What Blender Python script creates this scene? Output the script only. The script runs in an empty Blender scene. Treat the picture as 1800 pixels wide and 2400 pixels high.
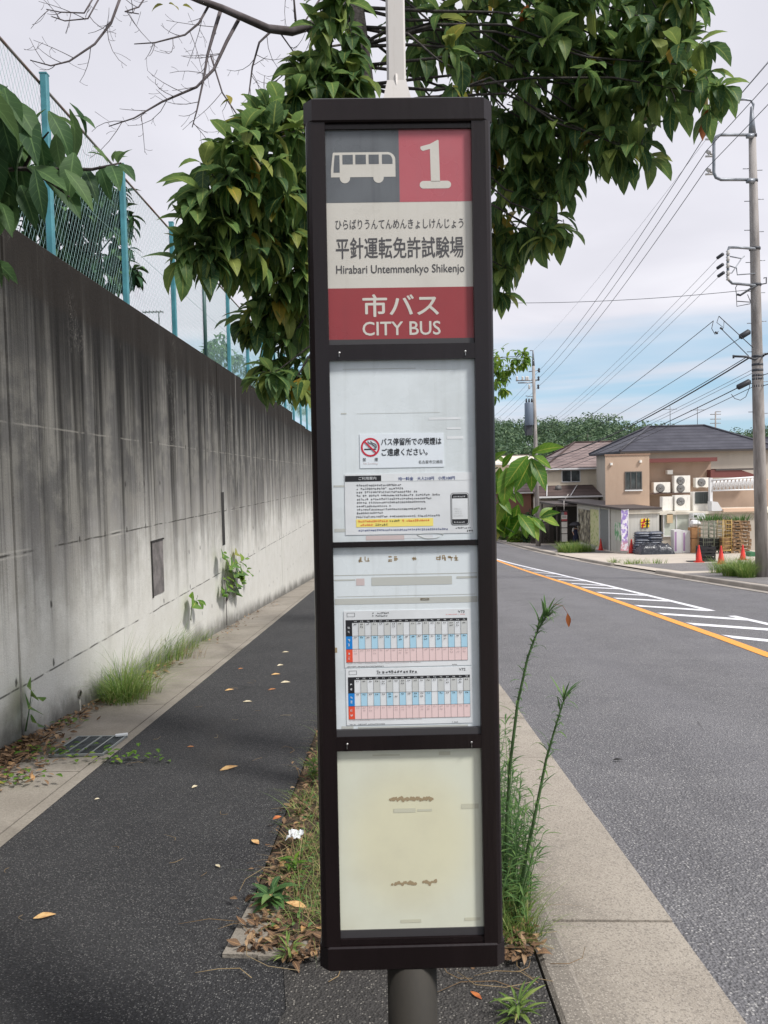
import bpy, bmesh, math, random
from mathutils import Vector, Matrix, Euler, noise as mnoise
R = math.radians
random.seed(7)
SC = bpy.context.scene
COL = SC.collection

# ------------------------------------------------------------------ camera
FPX = 1800.0
CAM = Vector((0, 0, 1.5))
def _camaxes():
    rho = R(1.2); er, eu = 12 / FPX, 83 / FPX
    a = math.cos(rho) * er + math.sin(rho) * eu
    b = math.cos(rho) * eu - math.sin(rho) * er
    n = math.sqrt(a * a + b * b + 1)
    pitch = math.asin(b / n); yaw = math.atan2(a / n, 1 / n)
    f = Vector((-math.sin(yaw) * math.cos(pitch), math.cos(yaw) * math.cos(pitch), -math.sin(pitch)))
    r0 = Vector((math.cos(yaw), math.sin(yaw), 0)); u0 = r0.cross(f)
    return f, math.cos(rho) * r0 - math.sin(rho) * u0, math.cos(rho) * u0 + math.sin(rho) * r0
CF, CR, CU = _camaxes()
cd = bpy.data.cameras.new('camera'); cam = bpy.data.objects.new('camera', cd); COL.objects.link(cam)
m = Matrix((CR, CU, -CF)).transposed().to_4x4(); m.translation = CAM
cam.matrix_world = m
cd.sensor_fit = 'VERTICAL'; cd.sensor_height = 36; cd.lens = FPX / 2400 * 36
cd.clip_start = 0.05; cd.clip_end = 3000
SC.camera = cam

# ------------------------------------------------------------------ light
SUN_EL, SUN_AZ = 50, 122           # azimuth measured from +Y towards +X
w = bpy.data.worlds.new('World'); SC.world = w; w.use_nodes = True
SC.view_settings.view_transform = 'Standard'; SC.view_settings.look = 'None'
SC.view_settings.exposure = 0.68; SC.view_settings.gamma = 1
sl = bpy.data.lights.new('sun', 'SUN'); sl.energy = 2.5; sl.angle = R(10); sl.color = (1, .97, .93)
so = bpy.data.objects.new('sun', sl); COL.objects.link(so)
so.rotation_euler = Vector((math.sin(R(SUN_AZ)) * math.cos(R(SUN_EL)), math.cos(R(SUN_AZ)) * math.cos(R(SUN_EL)), math.sin(R(SUN_EL)))).to_track_quat('Z', 'Y').to_euler()
so.location = (6, 6, 20)

# ------------------------------------------------------------------ node shorthand
def lin(r, g=None, b=None):
    if g is None: g = b = r
    f = lambda v: (v / 255 / 12.92) if v / 255 <= .04045 else ((v / 255 + .055) / 1.055) ** 2.4
    return (f(r), f(g), f(b), 1)
class S:
    """a node socket with arithmetic"""
    def __init__(s, g, o): s.g = g; s.o = o
    def _m(s, op, b=None, c=None, clamp=False):
        n = s.g.t.nodes.new('ShaderNodeMath'); n.operation = op; n.use_clamp = clamp
        for i, v in enumerate((s, b, c)):
            if v is None: continue
            if isinstance(v, S): s.g.t.links.new(v.o, n.inputs[i])
            else: n.inputs[i].default_value = v
        return S(s.g, n.outputs[0])
    def __add__(s, b): return s._m('ADD', b)
    def __sub__(s, b): return s._m('SUBTRACT', b)
    def __mul__(s, b): return s._m('MULTIPLY', b)
    def __truediv__(s, b): return s._m('DIVIDE', b)
    def abs(s): return s._m('ABSOLUTE')
    def lt(s, b): return s._m('LESS_THAN', b)
    def gt(s, b): return s._m('GREATER_THAN', b)
    def max(s, b): return s._m('MAXIMUM', b)
    def min(s, b): return s._m('MINIMUM', b)
    def pw(s, b): return s._m('POWER', b)
    def mod(s, b): return s._m('FLOORED_MODULO', b)
    def clamp(s): return s._m('ADD', 0.0, clamp=True)
    def step(s, a, b, lo=0.0, hi=1.0):
        n = s.g.t.nodes.new('ShaderNodeMapRange'); n.interpolation_type = 'SMOOTHSTEP'
        s.g.t.links.new(s.o, n.inputs[0])
        for i, v in enumerate((a, b, lo, hi)): n.inputs[i + 1].default_value = v
        return S(s.g, n.outputs[0])
class G:
    def __init__(s, tree): s.t = tree
    def node(s, kind, **kw):
        n = s.t.nodes.new(kind)
        for k, v in kw.items(): setattr(n, k, v)
        return n
    def co(s, which='Object'): return S(s, s.node('ShaderNodeTexCoord').outputs[which])
    def scale(s, v, sc, loc=(0, 0, 0)):
        n = s.node('ShaderNodeMapping'); n.inputs['Scale'].default_value = sc; n.inputs['Location'].default_value = loc
        s.t.links.new(v.o, n.inputs[0]); return S(s, n.outputs[0])
    def sep(s, v):
        n = s.node('ShaderNodeSeparateXYZ'); s.t.links.new(v.o, n.inputs[0]); return [S(s, o) for o in n.outputs]
    def comb(s, *v):
        n = s.node('ShaderNodeCombineXYZ')
        for i, q in enumerate(v):
            if isinstance(q, S): s.t.links.new(q.o, n.inputs[i])
            else: n.inputs[i].default_value = q
        return S(s, n.outputs[0])
    def noise(s, v, scale=1.0, detail=3, rough=.5, dist=0.0):
        n = s.node('ShaderNodeTexNoise'); n.inputs['Scale'].default_value = scale; n.inputs['Detail'].default_value = detail
        n.inputs['Roughness'].default_value = rough; n.inputs['Distortion'].default_value = dist
        s.t.links.new(v.o, n.inputs['Vector']); return S(s, n.outputs['Fac'])
    def voro(s, v, scale=1.0, out='Distance', feature='F1'):
        n = s.node('ShaderNodeTexVoronoi', feature=feature); n.inputs['Scale'].default_value = scale
        s.t.links.new(v.o, n.inputs['Vector']); return S(s, n.outputs[out])
    def ramp(s, f, stops):
        n = s.node('ShaderNodeValToRGB'); e = n.color_ramp.elements
        while len(e) < len(stops): e.new(.5)
        for k, (p, c) in enumerate(stops): e[k].position = p; e[k].color = c
        s.t.links.new(f.o, n.inputs[0]); return S(s, n.outputs[0])
    def mix(s, f, a, b, blend='MIX'):
        n = s.node('ShaderNodeMix', data_type='RGBA', blend_type=blend)
        for i, v in ((0, f), (6, a), (7, b)):
            if isinstance(v, S): s.t.links.new(v.o, n.inputs[i])
            else: n.inputs[i].default_value = v
        return S(s, n.outputs[2])
MATS = {}
def mat(name, color, rough=.6, metal=0.0, fn=None, bump=None, spec=.5, transl=0.0, bstr=.3):
    """principled material; fn(G) may return a colour socket, bump(G) a height socket"""
    if name in MATS: return MATS[name]
    M = bpy.data.materials.new(name); M.use_nodes = True; t = M.node_tree; g = G(t)
    p = t.nodes['Principled BSDF']; p.inputs['Base Color'].default_value = color
    p.inputs['Roughness'].default_value = rough; p.inputs['Metallic'].default_value = metal
    p.inputs['Specular IOR Level'].default_value = spec
    M.diffuse_color = color
    if fn:
        c = fn(g)
        if isinstance(c, tuple): t.links.new(c[1].o, p.inputs['Roughness']); c = c[0]
        t.links.new(c.o, p.inputs['Base Color'])
    if bump:
        h = bump(g); b = g.node('ShaderNodeBump'); b.inputs['Strength'].default_value = bstr
        b.inputs['Distance'].default_value = .02
        t.links.new(h.o, b.inputs['Height']); t.links.new(b.outputs[0], p.inputs['Normal'])
    if transl:
        tr = g.node('ShaderNodeBsdfTranslucent'); mx = g.node('ShaderNodeMixShader'); mx.inputs[0].default_value = transl
        if fn: t.links.new(c.o, tr.inputs[0])
        else: tr.inputs[0].default_value = color
        t.links.new(p.outputs[0], mx.inputs[1]); t.links.new(tr.outputs[0], mx.inputs[2])
        t.links.new(mx.outputs[0], t.nodes['Material Output'].inputs[0])
    MATS[name] = M
    return M
def mottled(a, b, scale=3.0, detail=4, lo=.35, hi=.65):
    return lambda g: g.mix(g.noise(g.co(), scale, detail, .6).step(lo, hi), a, b)

# sky: clear blue low down from the Sky Texture, thin pale cloud sheet above it
def build_sky():
    t = w.node_tree; g = G(t); bg = t.nodes['Background']
    sky = g.node('ShaderNodeTexSky', sky_type='NISHITA'); sky.sun_disc = False
    sky.sun_elevation = R(SUN_EL); sky.sun_rotation = R(SUN_AZ); sky.air_density = 1.0; sky.dust_density = .6; sky.ozone_density = 1.5
    d = g.co('Generated'); x, y, z = g.sep(d)
    zz = z.max(.03) + .10
    flat = g.comb(x / zz, y / zz, 0.0)
    big = g.noise(flat, .35, 4, .5, .3); fine = g.noise(flat, 1.1, 4, .5, .4)
    band = g.noise(g.scale(d, (1.6, 1.6, 20), (3.1, .4, 1.7)), 1.0, 4, .5, .4)
    high = (z + (band - .5) * .14 + (big - .5) * .10).step(.105, .20)
    low = band.step(.52, .72) * .75
    cover = high.max(low)
    shade = g.ramp(big * .5 + fine * .5, [(.34, (4.5, 4.5, 4.95, 1)), (.50, (5.15, 5.12, 5.6, 1)), (.64, (6.0, 5.95, 6.35, 1))])
    blue = g.mix(.8, S(g, sky.outputs[0]), (2.3, 3.9, 5.2, 1))
    blue = g.mix(z.step(.10, .0) * .55, blue, (3.6, 4.5, 5.1, 1))
    c = g.mix(cover, blue, shade)
    t.links.new(c.o, bg.inputs[0]); bg.inputs[1].default_value = .1
build_sky()

# ------------------------------------------------------------------ places
def ray(px, py): return CF + CR * ((px - 900) / FPX) - CU * ((py - 1200) / FPX)
def at(px, py, Y):                       # photo pixel (1800 x 2400) at distance Y down the road
    d = ray(px, py); return CAM + d * (Y / d.y)
def atX(px, py, X):
    d = ray(px, py); return CAM + d * (X / d.x)
K = 1800 / 1659
def atd(px, py, Y): return at(px * K, py * K, Y)
def drop(y):
    if y < 25: return .076 * y
    if y < 60:
        t = y - 25; return 1.9 + .076 * t - .026 * t * t / 70
    return 1.9 + .076 * 35 - .026 * 35 / 2 + .05 * (y - 60)
def gz(y, off=0.0): return off - drop(y)
def onG(px, py, off=0.0):
    d = ray(px, py); lo, hi = .3, 400
    for _ in range(60):
        q = (lo + hi) / 2
        if (CAM + d * (q / d.y)).z > gz(q, off): lo = q
        else: hi = q
    return CAM + d * (lo / d.y)

# ------------------------------------------------------------------ mesh builder
class MB:
    def __init__(s): s.v = []; s.f = []; s.m = []; s.sm = []; s.lf = {}
    def add(s, vs, fs, mi=0, smooth=False):
        b = len(s.v); s.v += [tuple(q) for q in vs]
        for f in fs: s.f.append(tuple(b + i for i in f)); s.m.append(mi); s.sm.append(smooth)
    def box(s, x0, y0, z0, x1, y1, z1, mi=0, M=None):
        vs = [Vector((x, y, z)) for z in (z0, z1) for y in (y0, y1) for x in (x0, x1)]
        if M: vs = [M @ q for q in vs]
        s.add(vs, [(0, 2, 3, 1), (4, 5, 7, 6), (0, 1, 5, 4), (2, 6, 7, 3), (0, 4, 6, 2), (1, 3, 7, 5)], mi)
    def cbox(s, c, sx, sy, sz, mi=0, rz=0.0, M=None, bev=0.0):
        T = Matrix.Translation(c) @ (M or Matrix.Rotation(rz, 4, 'Z'))
        if not bev: s.box(-sx / 2, -sy / 2, -sz / 2, sx / 2, sy / 2, sz / 2, mi, T); return
        pts = [(-sx / 2 + bev, -sy / 2), (sx / 2 - bev, -sy / 2), (sx / 2, -sy / 2 + bev), (sx / 2, sy / 2 - bev), (sx / 2 - bev, sy / 2), (-sx / 2 + bev, sy / 2), (-sx / 2, sy / 2 - bev), (-sx / 2, -sy / 2 + bev)]
        s.prism(pts, -sz / 2, sz / 2, mi, T)
    def prism(s, pts, z0, z1, mi=0, M=None):       # polygon in xy (ccw) pulled along z
        n = len(pts); vs = [Vector((x, y, z0)) for x, y in pts] + [Vector((x, y, z1)) for x, y in pts]
        if M: vs = [M @ q for q in vs]
        s.add(vs, [tuple(range(n))[::-1], tuple(range(n, 2 * n))] + [(i, (i + 1) % n, n + (i + 1) % n, n + i) for i in range(n)], mi)
    def tube(s, pts, rad, n=6, mi=0, cap=True, smooth=True):
        pts = [Vector(p) for p in pts]; k = len(pts)
        if not isinstance(rad, (list, tuple)): rad = [rad] * k
        vs = []; prev = None
        for i, p in enumerate(pts):
            d = (pts[min(i + 1, k - 1)] - pts[max(i - 1, 0)])
            d = d.normalized() if d.length > 1e-9 else Vector((0, 0, 1))
            a = prev if prev is not None else (Vector((1, 0, 0)) if abs(d.x) < .8 else Vector((0, 1, 0)))
            a = (a - d * a.dot(d)); a.normalize(); prev = a; b = d.cross(a)
            for j in range(n):
                t = 2 * math.pi * j / n; vs.append(p + (a * math.cos(t) + b * math.sin(t)) * rad[i])
        fs = [(i * n + j, i * n + (j + 1) % n, (i + 1) * n + (j + 1) % n, (i + 1) * n + j) for i in range(k - 1) for j in range(n)]
        if cap: fs += [tuple(range(n))[::-1], tuple((k - 1) * n + j for j in range(n))]
        s.add(vs, fs, mi, smooth)
    def lathe(s, c, prof, n=16, mi=0, M=None, smooth=True):   # prof: (r, z)
        vs = []; T = Matrix.Translation(c) @ (M or Matrix())
        for r, z in prof:
            for j in range(n):
                t = 2 * math.pi * j / n; vs.append(T @ Vector((r * math.cos(t), r * math.sin(t), z)))
        k = len(prof)
        fs = [(i * n + j, i * n + (j + 1) % n, (i + 1) * n + (j + 1) % n, (i + 1) * n + j) for i in range(k - 1) for j in range(n)]
        fs += [tuple(range(n))[::-1], tuple((k - 1) * n + j for j in range(n))]
        s.add(vs, fs, mi, smooth)
    def build(s, name, mats, parent=None, local=False, smooth=None):
        me = bpy.data.meshes.new(name)
        vs = s.v
        if parent is not None and not local:
            root = parent
            off = Vector((0, 0, 0))
            while root is not None: off += root.location; root = root.parent
            vs = [(x - off.x, y - off.y, z - off.z) for x, y, z in vs]
        me.from_pydata(vs, [], s.f)
        for q in (mats if isinstance(mats, (list, tuple)) else [mats]): me.materials.append(q)
        me.polygons.foreach_set('material_index', s.m)
        me.polygons.foreach_set('use_smooth', [bool(q) if smooth is None else smooth for q in s.sm])
        if s.lf:
            at_ = me.attributes.new('blade', 'FLOAT_VECTOR', 'POINT'); buf = [0.0] * (3 * len(vs))
            for b0, rows in s.lf.items():
                for k in range(rows * 3): buf[3 * (b0 + k)] = abs(k % 3 - 1); buf[3 * (b0 + k) + 1] = (k // 3) / (rows - 1); buf[3 * (b0 + k) + 2] = 1.0
            at_.data.foreach_set('vector', buf)
        me.update()
        o = bpy.data.objects.new(name, me); COL.objects.link(o)
        if parent is not None: o.parent = parent
        return o
def tag(o, label=None, cat=None, group=None, kind=None):
    for k, v in (('label', label), ('category', cat), ('group', group), ('kind', kind)):
        if v: o[k] = v
    return o
def empty(name, loc, label, cat, group=None):
    o = bpy.data.objects.new(name, None); COL.objects.link(o); o.location = loc; o.empty_display_size = .2
    return tag(o, label, cat, group)
def copy_tree(o, parent=None):
    c = o.copy(); COL.objects.link(c); c.parent = parent
    for ch in list(o.children): copy_tree(ch, c)
    return c
def strip(mb, xs, ys, zf, mi=0):     # sheet following the slope between two x(y) edges
    vs = []; n = len(ys)
    for y in ys:
        a, b = xs(y); vs += [(a, y, zf(a, y)), (b, y, zf(b, y))]
    mb.add(vs, [(2 * i, 2 * i + 1, 2 * i + 3, 2 * i + 2) for i in range(n - 1)], mi, True)
def frange(a, b, st):
    n = max(1, int(round((b - a) / st))); return [a + (b - a) * i / n for i in range(n + 1)]
def interp(x, tab):
    if x <= tab[0][0]: return tab[0][1]
    for (a, b), (c, d) in zip(tab, tab[1:]):
        if x <= c: return b + (d - b) * (x - a) / (c - a)
    return tab[-1][1]
# ------------------------------------------------------------------ ground materials
def asphalt(name, a, b, speck, sc=150, amount=.60, rough=.85, dirt=None):
    def fn(g):
        p = g.co(); base = g.mix(g.noise(p, 1.3, 5, .65).step(.3, .7), a, b)
        base = g.mix(g.noise(p, 55, 3, .7).step(.35, .7) * .55, base, tuple(q * .35 for q in a[:3]) + (1,))
        cell = g.voro(p, sc, 'Color'); rr = g.sep(cell)
        st = (rr[0].gt(amount) * g.voro(p, sc).lt(.42)) * (rr[1] * .8 + .2)
        c = g.mix(st, base, speck)
        if name == 'road_asphalt':
            xx, yy, _ = g.sep(p)
            c = g.mix((((xx + g.noise(p, .25, 2) * .5) - 1.9).mod(1.75) - .85).abs().step(.55, .15) * .22, c, tuple(q * 1.35 for q in a[:3]) + (1,))
            c = g.mix(g.noise(g.scale(p, (.9, .16, 1)), 1.4, 5, .6).step(.55, .75) * .3, c, tuple(q * .6 for q in a[:3]) + (1,))
        crk = g.voro(g.scale(p, (1, .7, 1)), .55, 'Distance', 'DISTANCE_TO_EDGE') + (g.noise(p, 6, 4, .7) - .5) * .03
        c = g.mix(crk.abs().step(.006, .002) * g.noise(p, .5, 2).step(.56, .64) * .45, c, tuple(q * .25 for q in a[:3]) + (1,))
        if dirt: c = g.mix(g.noise(g.scale(p, (1.2, .5, 1)), 1.1, 6, .7).step(.52, .8) * .6, c, dirt)
        return c
    return mat(name, a, rough, 0, fn, lambda g: g.voro(g.co(), sc * .8) + g.noise(g.co(), 60, 2) * .8, bstr=.55)
M_walk = asphalt('dark_asphalt', lin(43, 43, 45), lin(56, 56, 57), lin(116, 115, 112), 140, .62, dirt=lin(70, 66, 61))
M_patch = asphalt('old_asphalt', lin(60, 58, 56), lin(72, 69, 66), lin(136, 132, 124), 130, .74, dirt=lin(105, 98, 88))
M_road = asphalt('road_asphalt', lin(106, 105, 108), lin(118, 117, 119), lin(172, 170, 167), 92, .68, dirt=lin(104, 103, 106))
M_yard = asphalt('yard_asphalt', lin(120, 116, 116), lin(134, 130, 128), lin(170, 168, 164), 60, .8)
def concrete(name, a, b, stain, sc=2.0, grain=90, pebble=None, st=.45):
    def fn(g):
        p = g.co(); c = g.mix(g.noise(p, sc, 6, .65).step(.3, .7), a, b)
        c = g.mix(g.noise(p, sc * .55, 7, .7, .6).step(.5, .78) * st, c, stain)
        if name == 'kerb_concrete':
            kx = g.sep(p)[0]
            c = g.mix((kx + (g.noise(p, 2.2, 5, .65) - .5) * .5).step(.84, .56) * .58, c, lin(84, 80, 74))
        if pebble:
            cell = g.sep(g.voro(p, 150, 'Color')); c = g.mix(cell[0].gt(.66) * g.voro(p, 150).lt(.5) * .65, c, pebble)
            c = g.mix(cell[1].gt(.8) * .45, c, stain)
        return g.mix(g.noise(p, grain, 2).step(.3, .75) * .28, c, stain)
    return mat(name, a, .88, 0, fn, lambda g: g.noise(g.co(), grain, 3, .7) + g.noise(g.co(), 7, 3) * .6, bstr=.35)
M_apron = concrete('kerb_concrete', lin(176, 167, 154), lin(160, 151, 139), lin(104, 98, 91), 1.6, 140, lin(182, 174, 162), .6)
M_gut = concrete('gutter_concrete', lin(152, 145, 134), lin(130, 123, 112), lin(80, 74, 65), 1.2, 70, None, .7)
M_lot = concrete('lot_concrete', lin(196, 186, 172), lin(180, 170, 158), lin(150, 140, 130), .6, 25)
M_farkerb = concrete('far_kerb_concrete', lin(178, 170, 160), lin(150, 144, 136), lin(110, 102, 94), 1.0, 40)
M_soil = mat('soil', lin(84, 68, 52), .95, 0, lambda g: g.mix(g.noise(g.co(), 9, 6, .7).step(.35, .65), lin(92, 74, 56), lin(52, 44, 36)), lambda g: g.noise(g.co(), 30, 5, .7), bstr=.9)
M_earth = mat('earth', lin(90, 96, 70), .95, 0, mottled(lin(92, 92, 70), lin(60, 76, 48), .3))
def paint(name, c, worn):
    return mat(name, c, .7, 0, lambda g: g.mix((g.noise(g.co(), 30, 5, .75).step(.51, .66) * .8).max(g.noise(g.co(), 3, 4, .7).step(.58, .75) * .35), c, worn))
M_wpaint = paint('white_road_paint', lin(232, 232, 236), lin(135, 134, 138))
M_opaint = paint('orange_road_paint', lin(238, 160, 62), lin(160, 130, 100))
M_dark = mat('dark_gap', lin(22, 21, 20), .9)

# ------------------------------------------------------------------ ground, road, pavements
mb = MB(); ys = [-30, -15, -5] + frange(0, 60, 3) + frange(66, 420, 12)
xs = [-160, -60, -20, -2.9, 0, 10, 30, 60, 120, 260]
for y in ys:
    for x in xs: mb.v.append((x, y, gz(y, -.22)))
n = len(xs)
for i in range(len(ys) - 1):
    for j in range(n - 1):
        a = i * n + j; mb.f.append((a, a + 1, a + n + 1, a + n)); mb.m.append(0); mb.sm.append(True)
tag(mb.build('ground', M_earth), kind='structure')
Z = lambda off: (lambda x, y: gz(y, off))
YY = frange(-6, 24, 1.5) + frange(26, 130, 4)
RK = [(-10, 9.3), (19, 9.3), (27, 9.5), (40, 9.75), (73, 10.2), (130, 10.6)]      # far road edge
rk = lambda y: interp(y, RK)
mb = MB(); strip(mb, lambda y: (1.105, rk(y)), YY, Z(-.105)); tag(mb.build('road', M_road), kind='structure')
mb = MB(); strip(mb, lambda y: (-1.93 - .012 * max(0, y - 2), -.60), YY, Z(0)); strip(mb, lambda y: (-.60, .48), frange(-6, 2.68, 1.2), Z(0))
tag(mb.build('sidewalk', M_walk), kind='structure')
mb = MB()
edge = [(-.42, 2.69), (-.36, 2.35), (-.45, 2.0), (-.40, 1.5), (-.43, .6), (-.40, -1.5), (.478, -1.5), (.478, 2.69)]
mb.add([(x, y, gz(y, .004)) for x, y in edge], [tuple(range(len(edge)))])
tag(mb.build('sidewalk_patch', M_patch), kind='structure')
# kerb stone with a rounded top edge and joints, and the concrete apron beside the road
mb = MB(); y = -5.0
while y < 120:
    L = .6 if y < 30 else 6.0
    a, b = y + .004, y + L - .004
    pr = [(.49, -.2), (.60, -.2), (.60, -.02), (.592, -.004), (.58, .008), (.505, .008), (.49, -.002)]
    vs = [(x, q, gz(q, z)) for q in (a, b) for x, z in pr]; k = len(pr)
    mb.add(vs, [tuple(range(k)), tuple(range(k, 2 * k))[::-1]] + [(i, k + i, k + (i + 1) % k, (i + 1) % k) for i in range(k)])
    y += L
tag(mb.build('kerb', M_apron), kind='structure')
mb = MB(); y = -5.0; rr = random.Random(3)
while y < 120:
    L = 1.15 if y < 30 else 8.0
    a, b = y + .003, y + L - .003; dz = rr.uniform(-.004, .004)
    mb.add([(.6, a, gz(a, -.085 + dz)), (1.115, a, gz(a, -.097 + dz)), (1.115, b, gz(b, -.097 + dz)), (.6, b, gz(b, -.085 + dz)),
            (.6, a, gz(a, -.25)), (1.115, a, gz(a, -.25)), (1.115, b, gz(b, -.25)), (.6, b, gz(b, -.25))],
           [(0, 1, 2, 3), (0, 4, 5, 1), (1, 5, 6, 2), (2, 6, 7, 3), (3, 7, 4, 0)])
    y += L
tag(mb.build('gutter_apron', M_apron), kind='structure')
# planting strip
mb = MB(); rr = random.Random(5)
ya = frange(2.69, 12, .13) + frange(13, 120, 4); xa = [-.60, -.5, -.38, -.25, -.1, .05, .2, .33, .42, .49]
for y in ya:
    for x in xa:
        e = 0 if x in (-.60, .49) or y < 2.75 else 1
        mb.v.append((x, y, gz(y, -.012 + e * (.018 + .035 * mnoise.noise(Vector((x * 5, y * 3, 1)))))))
n = len(xa)
for i in range(len(ya) - 1):
    for j in range(n - 1):
        a = i * n + j; mb.f.append((a, a + 1, a + n + 1, a + n)); mb.m.append(0); mb.sm.append(True)
tag(mb.build('planting_strip', M_soil), kind='structure')
mb = MB()
for (x0, y0, x1, y1, wd) in ((-.63, 2.66, -.60, 3.05, .13), (-.50, 2.64, -.04, 2.64, .1), (-.02, 2.64, .47, 2.64, .1)):
    a, b = Vector((x0, y0, 0)), Vector((x1, y1, 0)); d = (b - a).normalized(); q = Vector((-d.y, d.x, 0)) * wd * -1 if x0 != x1 and y0 != y1 or x0 == x1 else Vector((-d.y, d.x, 0)) * wd
    ps = [a, b, b + q, a + q]
    top = [Vector((p.x, p.y, gz(p.y, .015))) for p in ps]; bot = [Vector((p.x, p.y, gz(p.y, -.1))) for p in ps]
    mb.add(top + bot, [(0, 1, 2, 3), (0, 4, 5, 1), (1, 5, 6, 2), (2, 6, 7, 3), (3, 7, 4, 0)])
tag(mb.build('tree_pit_edging', M_gut), kind='structure')
# drain channel along the wall: slabs, a narrow slit and its border
mb = MB(); y = -5.0
while y < 70:
    L = 1.98; a, b = y + .006, y + L - .006; e = lambda q: -2.02 - .012 * max(0, q - 2)
    vs = [(x, q, gz(q, z)) for q in (a, b) for x, z in ((-2.8, .0), (e(q), .0), (e(q), -.06), (-2.8, -.06))]
    mb.add(vs, [(0, 1, 5, 4), (0, 3, 2, 1), (1, 2, 6, 5), (4, 5, 6, 7)])
    y += L
strip(mb, lambda y: (-2.005 - .012 * max(0, y - 2), -1.925 - .012 * max(0, y - 2)), YY[:32], Z(.003))
tag(mb.build('drain_channel', M_gut), kind='structure')
mb = MB(); strip(mb, lambda y: (-2.8, -1.95), YY[:32], Z(-.03)); tag(mb.build('drain_slit', M_dark), kind='structure')
# road markings
def rp(px, py): p = onG(px, py, -.105); return Vector((p.x, p.y, 0))
def band(mb, pts, wd, off, mi=0):
    pts = [Vector((p[0], p[1], 0)) for p in pts]; dense = []
    for a, b in zip(pts, pts[1:]):
        k = max(1, int((b - a).length / 2)); dense += [a + (b - a) * i / k for i in range(k)]
    dense.append(pts[-1]); vs = []
    for i, p in enumerate(dense):
        d = (dense[min(i + 1, len(dense) - 1)] - dense[max(i - 1, 0)]).normalized(); q = Vector((d.y, -d.x, 0)) * wd / 2
        for s_ in (p - q, p + q): vs.append((s_.x, s_.y, gz(s_.y, off)))
    mb.add(vs, [(2 * i, 2 * i + 1, 2 * i + 3, 2 * i + 2) for i in range(len(dense) - 1)], mi)
mb = MB()
OR = [(4.45, -2), (4.69, 9.54), (4.79, 11.1), (4.98, 15.35), (5.36, 23.3), (5.72, 40.1), (5.8, 60), (5.9, 110)]
band(mb, OR, .17, -.1)
tag(mb.build('orange_centre_line', M_opaint), kind='structure')
mb = MB(); ox = lambda y: interp(y, [(b, a) for a, b in OR])
WH = [(6.19, 14.8), (6.26, 22), (6.22, 29.3), (5.98, 38.2), (5.86, 50)]
band(mb, WH, .15, -.1); band(mb, [(6.17, 13.9), (6.24, 10), (6.24, 3), (6.2, -3)], .15, -.1)
wx = lambda y: interp(y, [(-3, 6.2), (3, 6.24), (10, 6.24)] + [(b, a) for a, b in WH])
for (ax, ay), (bx, by) in (((1691, 1491), (1800, 1502)), ((1593, 1461), (1800, 1476)), ((1520, 1437), (1795, 1456)), ((1460, 1418), (1672, 1432)), ((1409, 1401), (1566, 1409)), ((1373, 1387), (1500, 1395)), ((1338, 1375), (1422, 1379)), ((1311, 1366), (1374, 1370)), ((1280, 1357), (1335, 1360)), ((1254, 1348), (1296, 1351)), ((1230, 1339), (1262, 1342)), ((1212, 1331), (1236, 1334))):
    a = rp(ax, ay); b = rp(bx, by); d = (b - a)
    t0 = (ox(a.y) + .13 - a.x) / d.x; t1 = (wx(b.y) - .085 - a.x) / d.x
    p, q = a + d * t0, a + d * t1
    hw = .20
    mb.add([(p.x, p.y - hw, gz(p.y - hw, -.1)), (q.x, q.y - hw, gz(q.y - hw, -.1)), (q.x, q.y + hw, gz(q.y + hw, -.1)), (p.x, p.y + hw, gz(p.y + hw, -.1))], [(0, 1, 2, 3)])
tag(mb.build('white_hatch_marking', M_wpaint), kind='structure')
# far side: kerb, pavement, trading yard
mb = MB(); y = -6.0
gaps = [(27.6, 33.5), (40, 46)]
while y < 120:
    b = y + 1.2; low = any(a0 - .6 < y < a1 - .6 for a0, a1 in gaps); h = -.07 if low else .03
    vs = [(x, q, gz(q, z)) for q in (y, b - .01) for x, z in ((rk(q) - .25, -.25), (rk(q) - .25, -.09), (rk(q), -.085), (rk(q) + .01, h - .02), (rk(q) + .03, h), (rk(q) + .17, h), (rk(q) + .17, -.25))]
    mb.add(vs, [tuple(range(7)), tuple(range(7, 14))[::-1]] + [(i, 7 + i, 7 + (i + 1) % 7, (i + 1) % 7) for i in range(7)])
    y = b
tag(mb.build('far_kerb', M_farkerb), kind='structure')
mb = MB(); strip(mb, lambda y: (rk(y) + .16, rk(y) + 2.6), YY, Z(-.02)); tag(mb.build('far_pavement', M_lot), kind='structure')
mb = MB(); strip(mb, lambda y: (rk(y) + 2.5, 60), YY, Z(-.03)); tag(mb.build('yard', M_lot), kind='structure')
mb = MB()
for y0, y1, x0, x1 in ((27.4, 33.3, 10.4, 14.5), (46.5, 60, 10.6, 13.6), (6, 26, 9.9, 12.0)):
    strip(mb, lambda y: (x0, x1), frange(y0, y1, 2), Z(-.013))
tag(mb.build('yard_asphalt_patch', M_yard), kind='structure')
# raised ground behind the retaining wall
mb = MB(); mb.add([(-160, -6, 3.36), (-3.05, -6, 3.36), (-3.05, 23, 3.36), (-3.05, 90, 2.6), (-160, 90, 2.6), (-160, 23, 3.36)], [(0, 1, 2, 5), (5, 2, 3, 4)])
tag(mb.build('upper_ground', M_earth), kind='structure')

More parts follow.
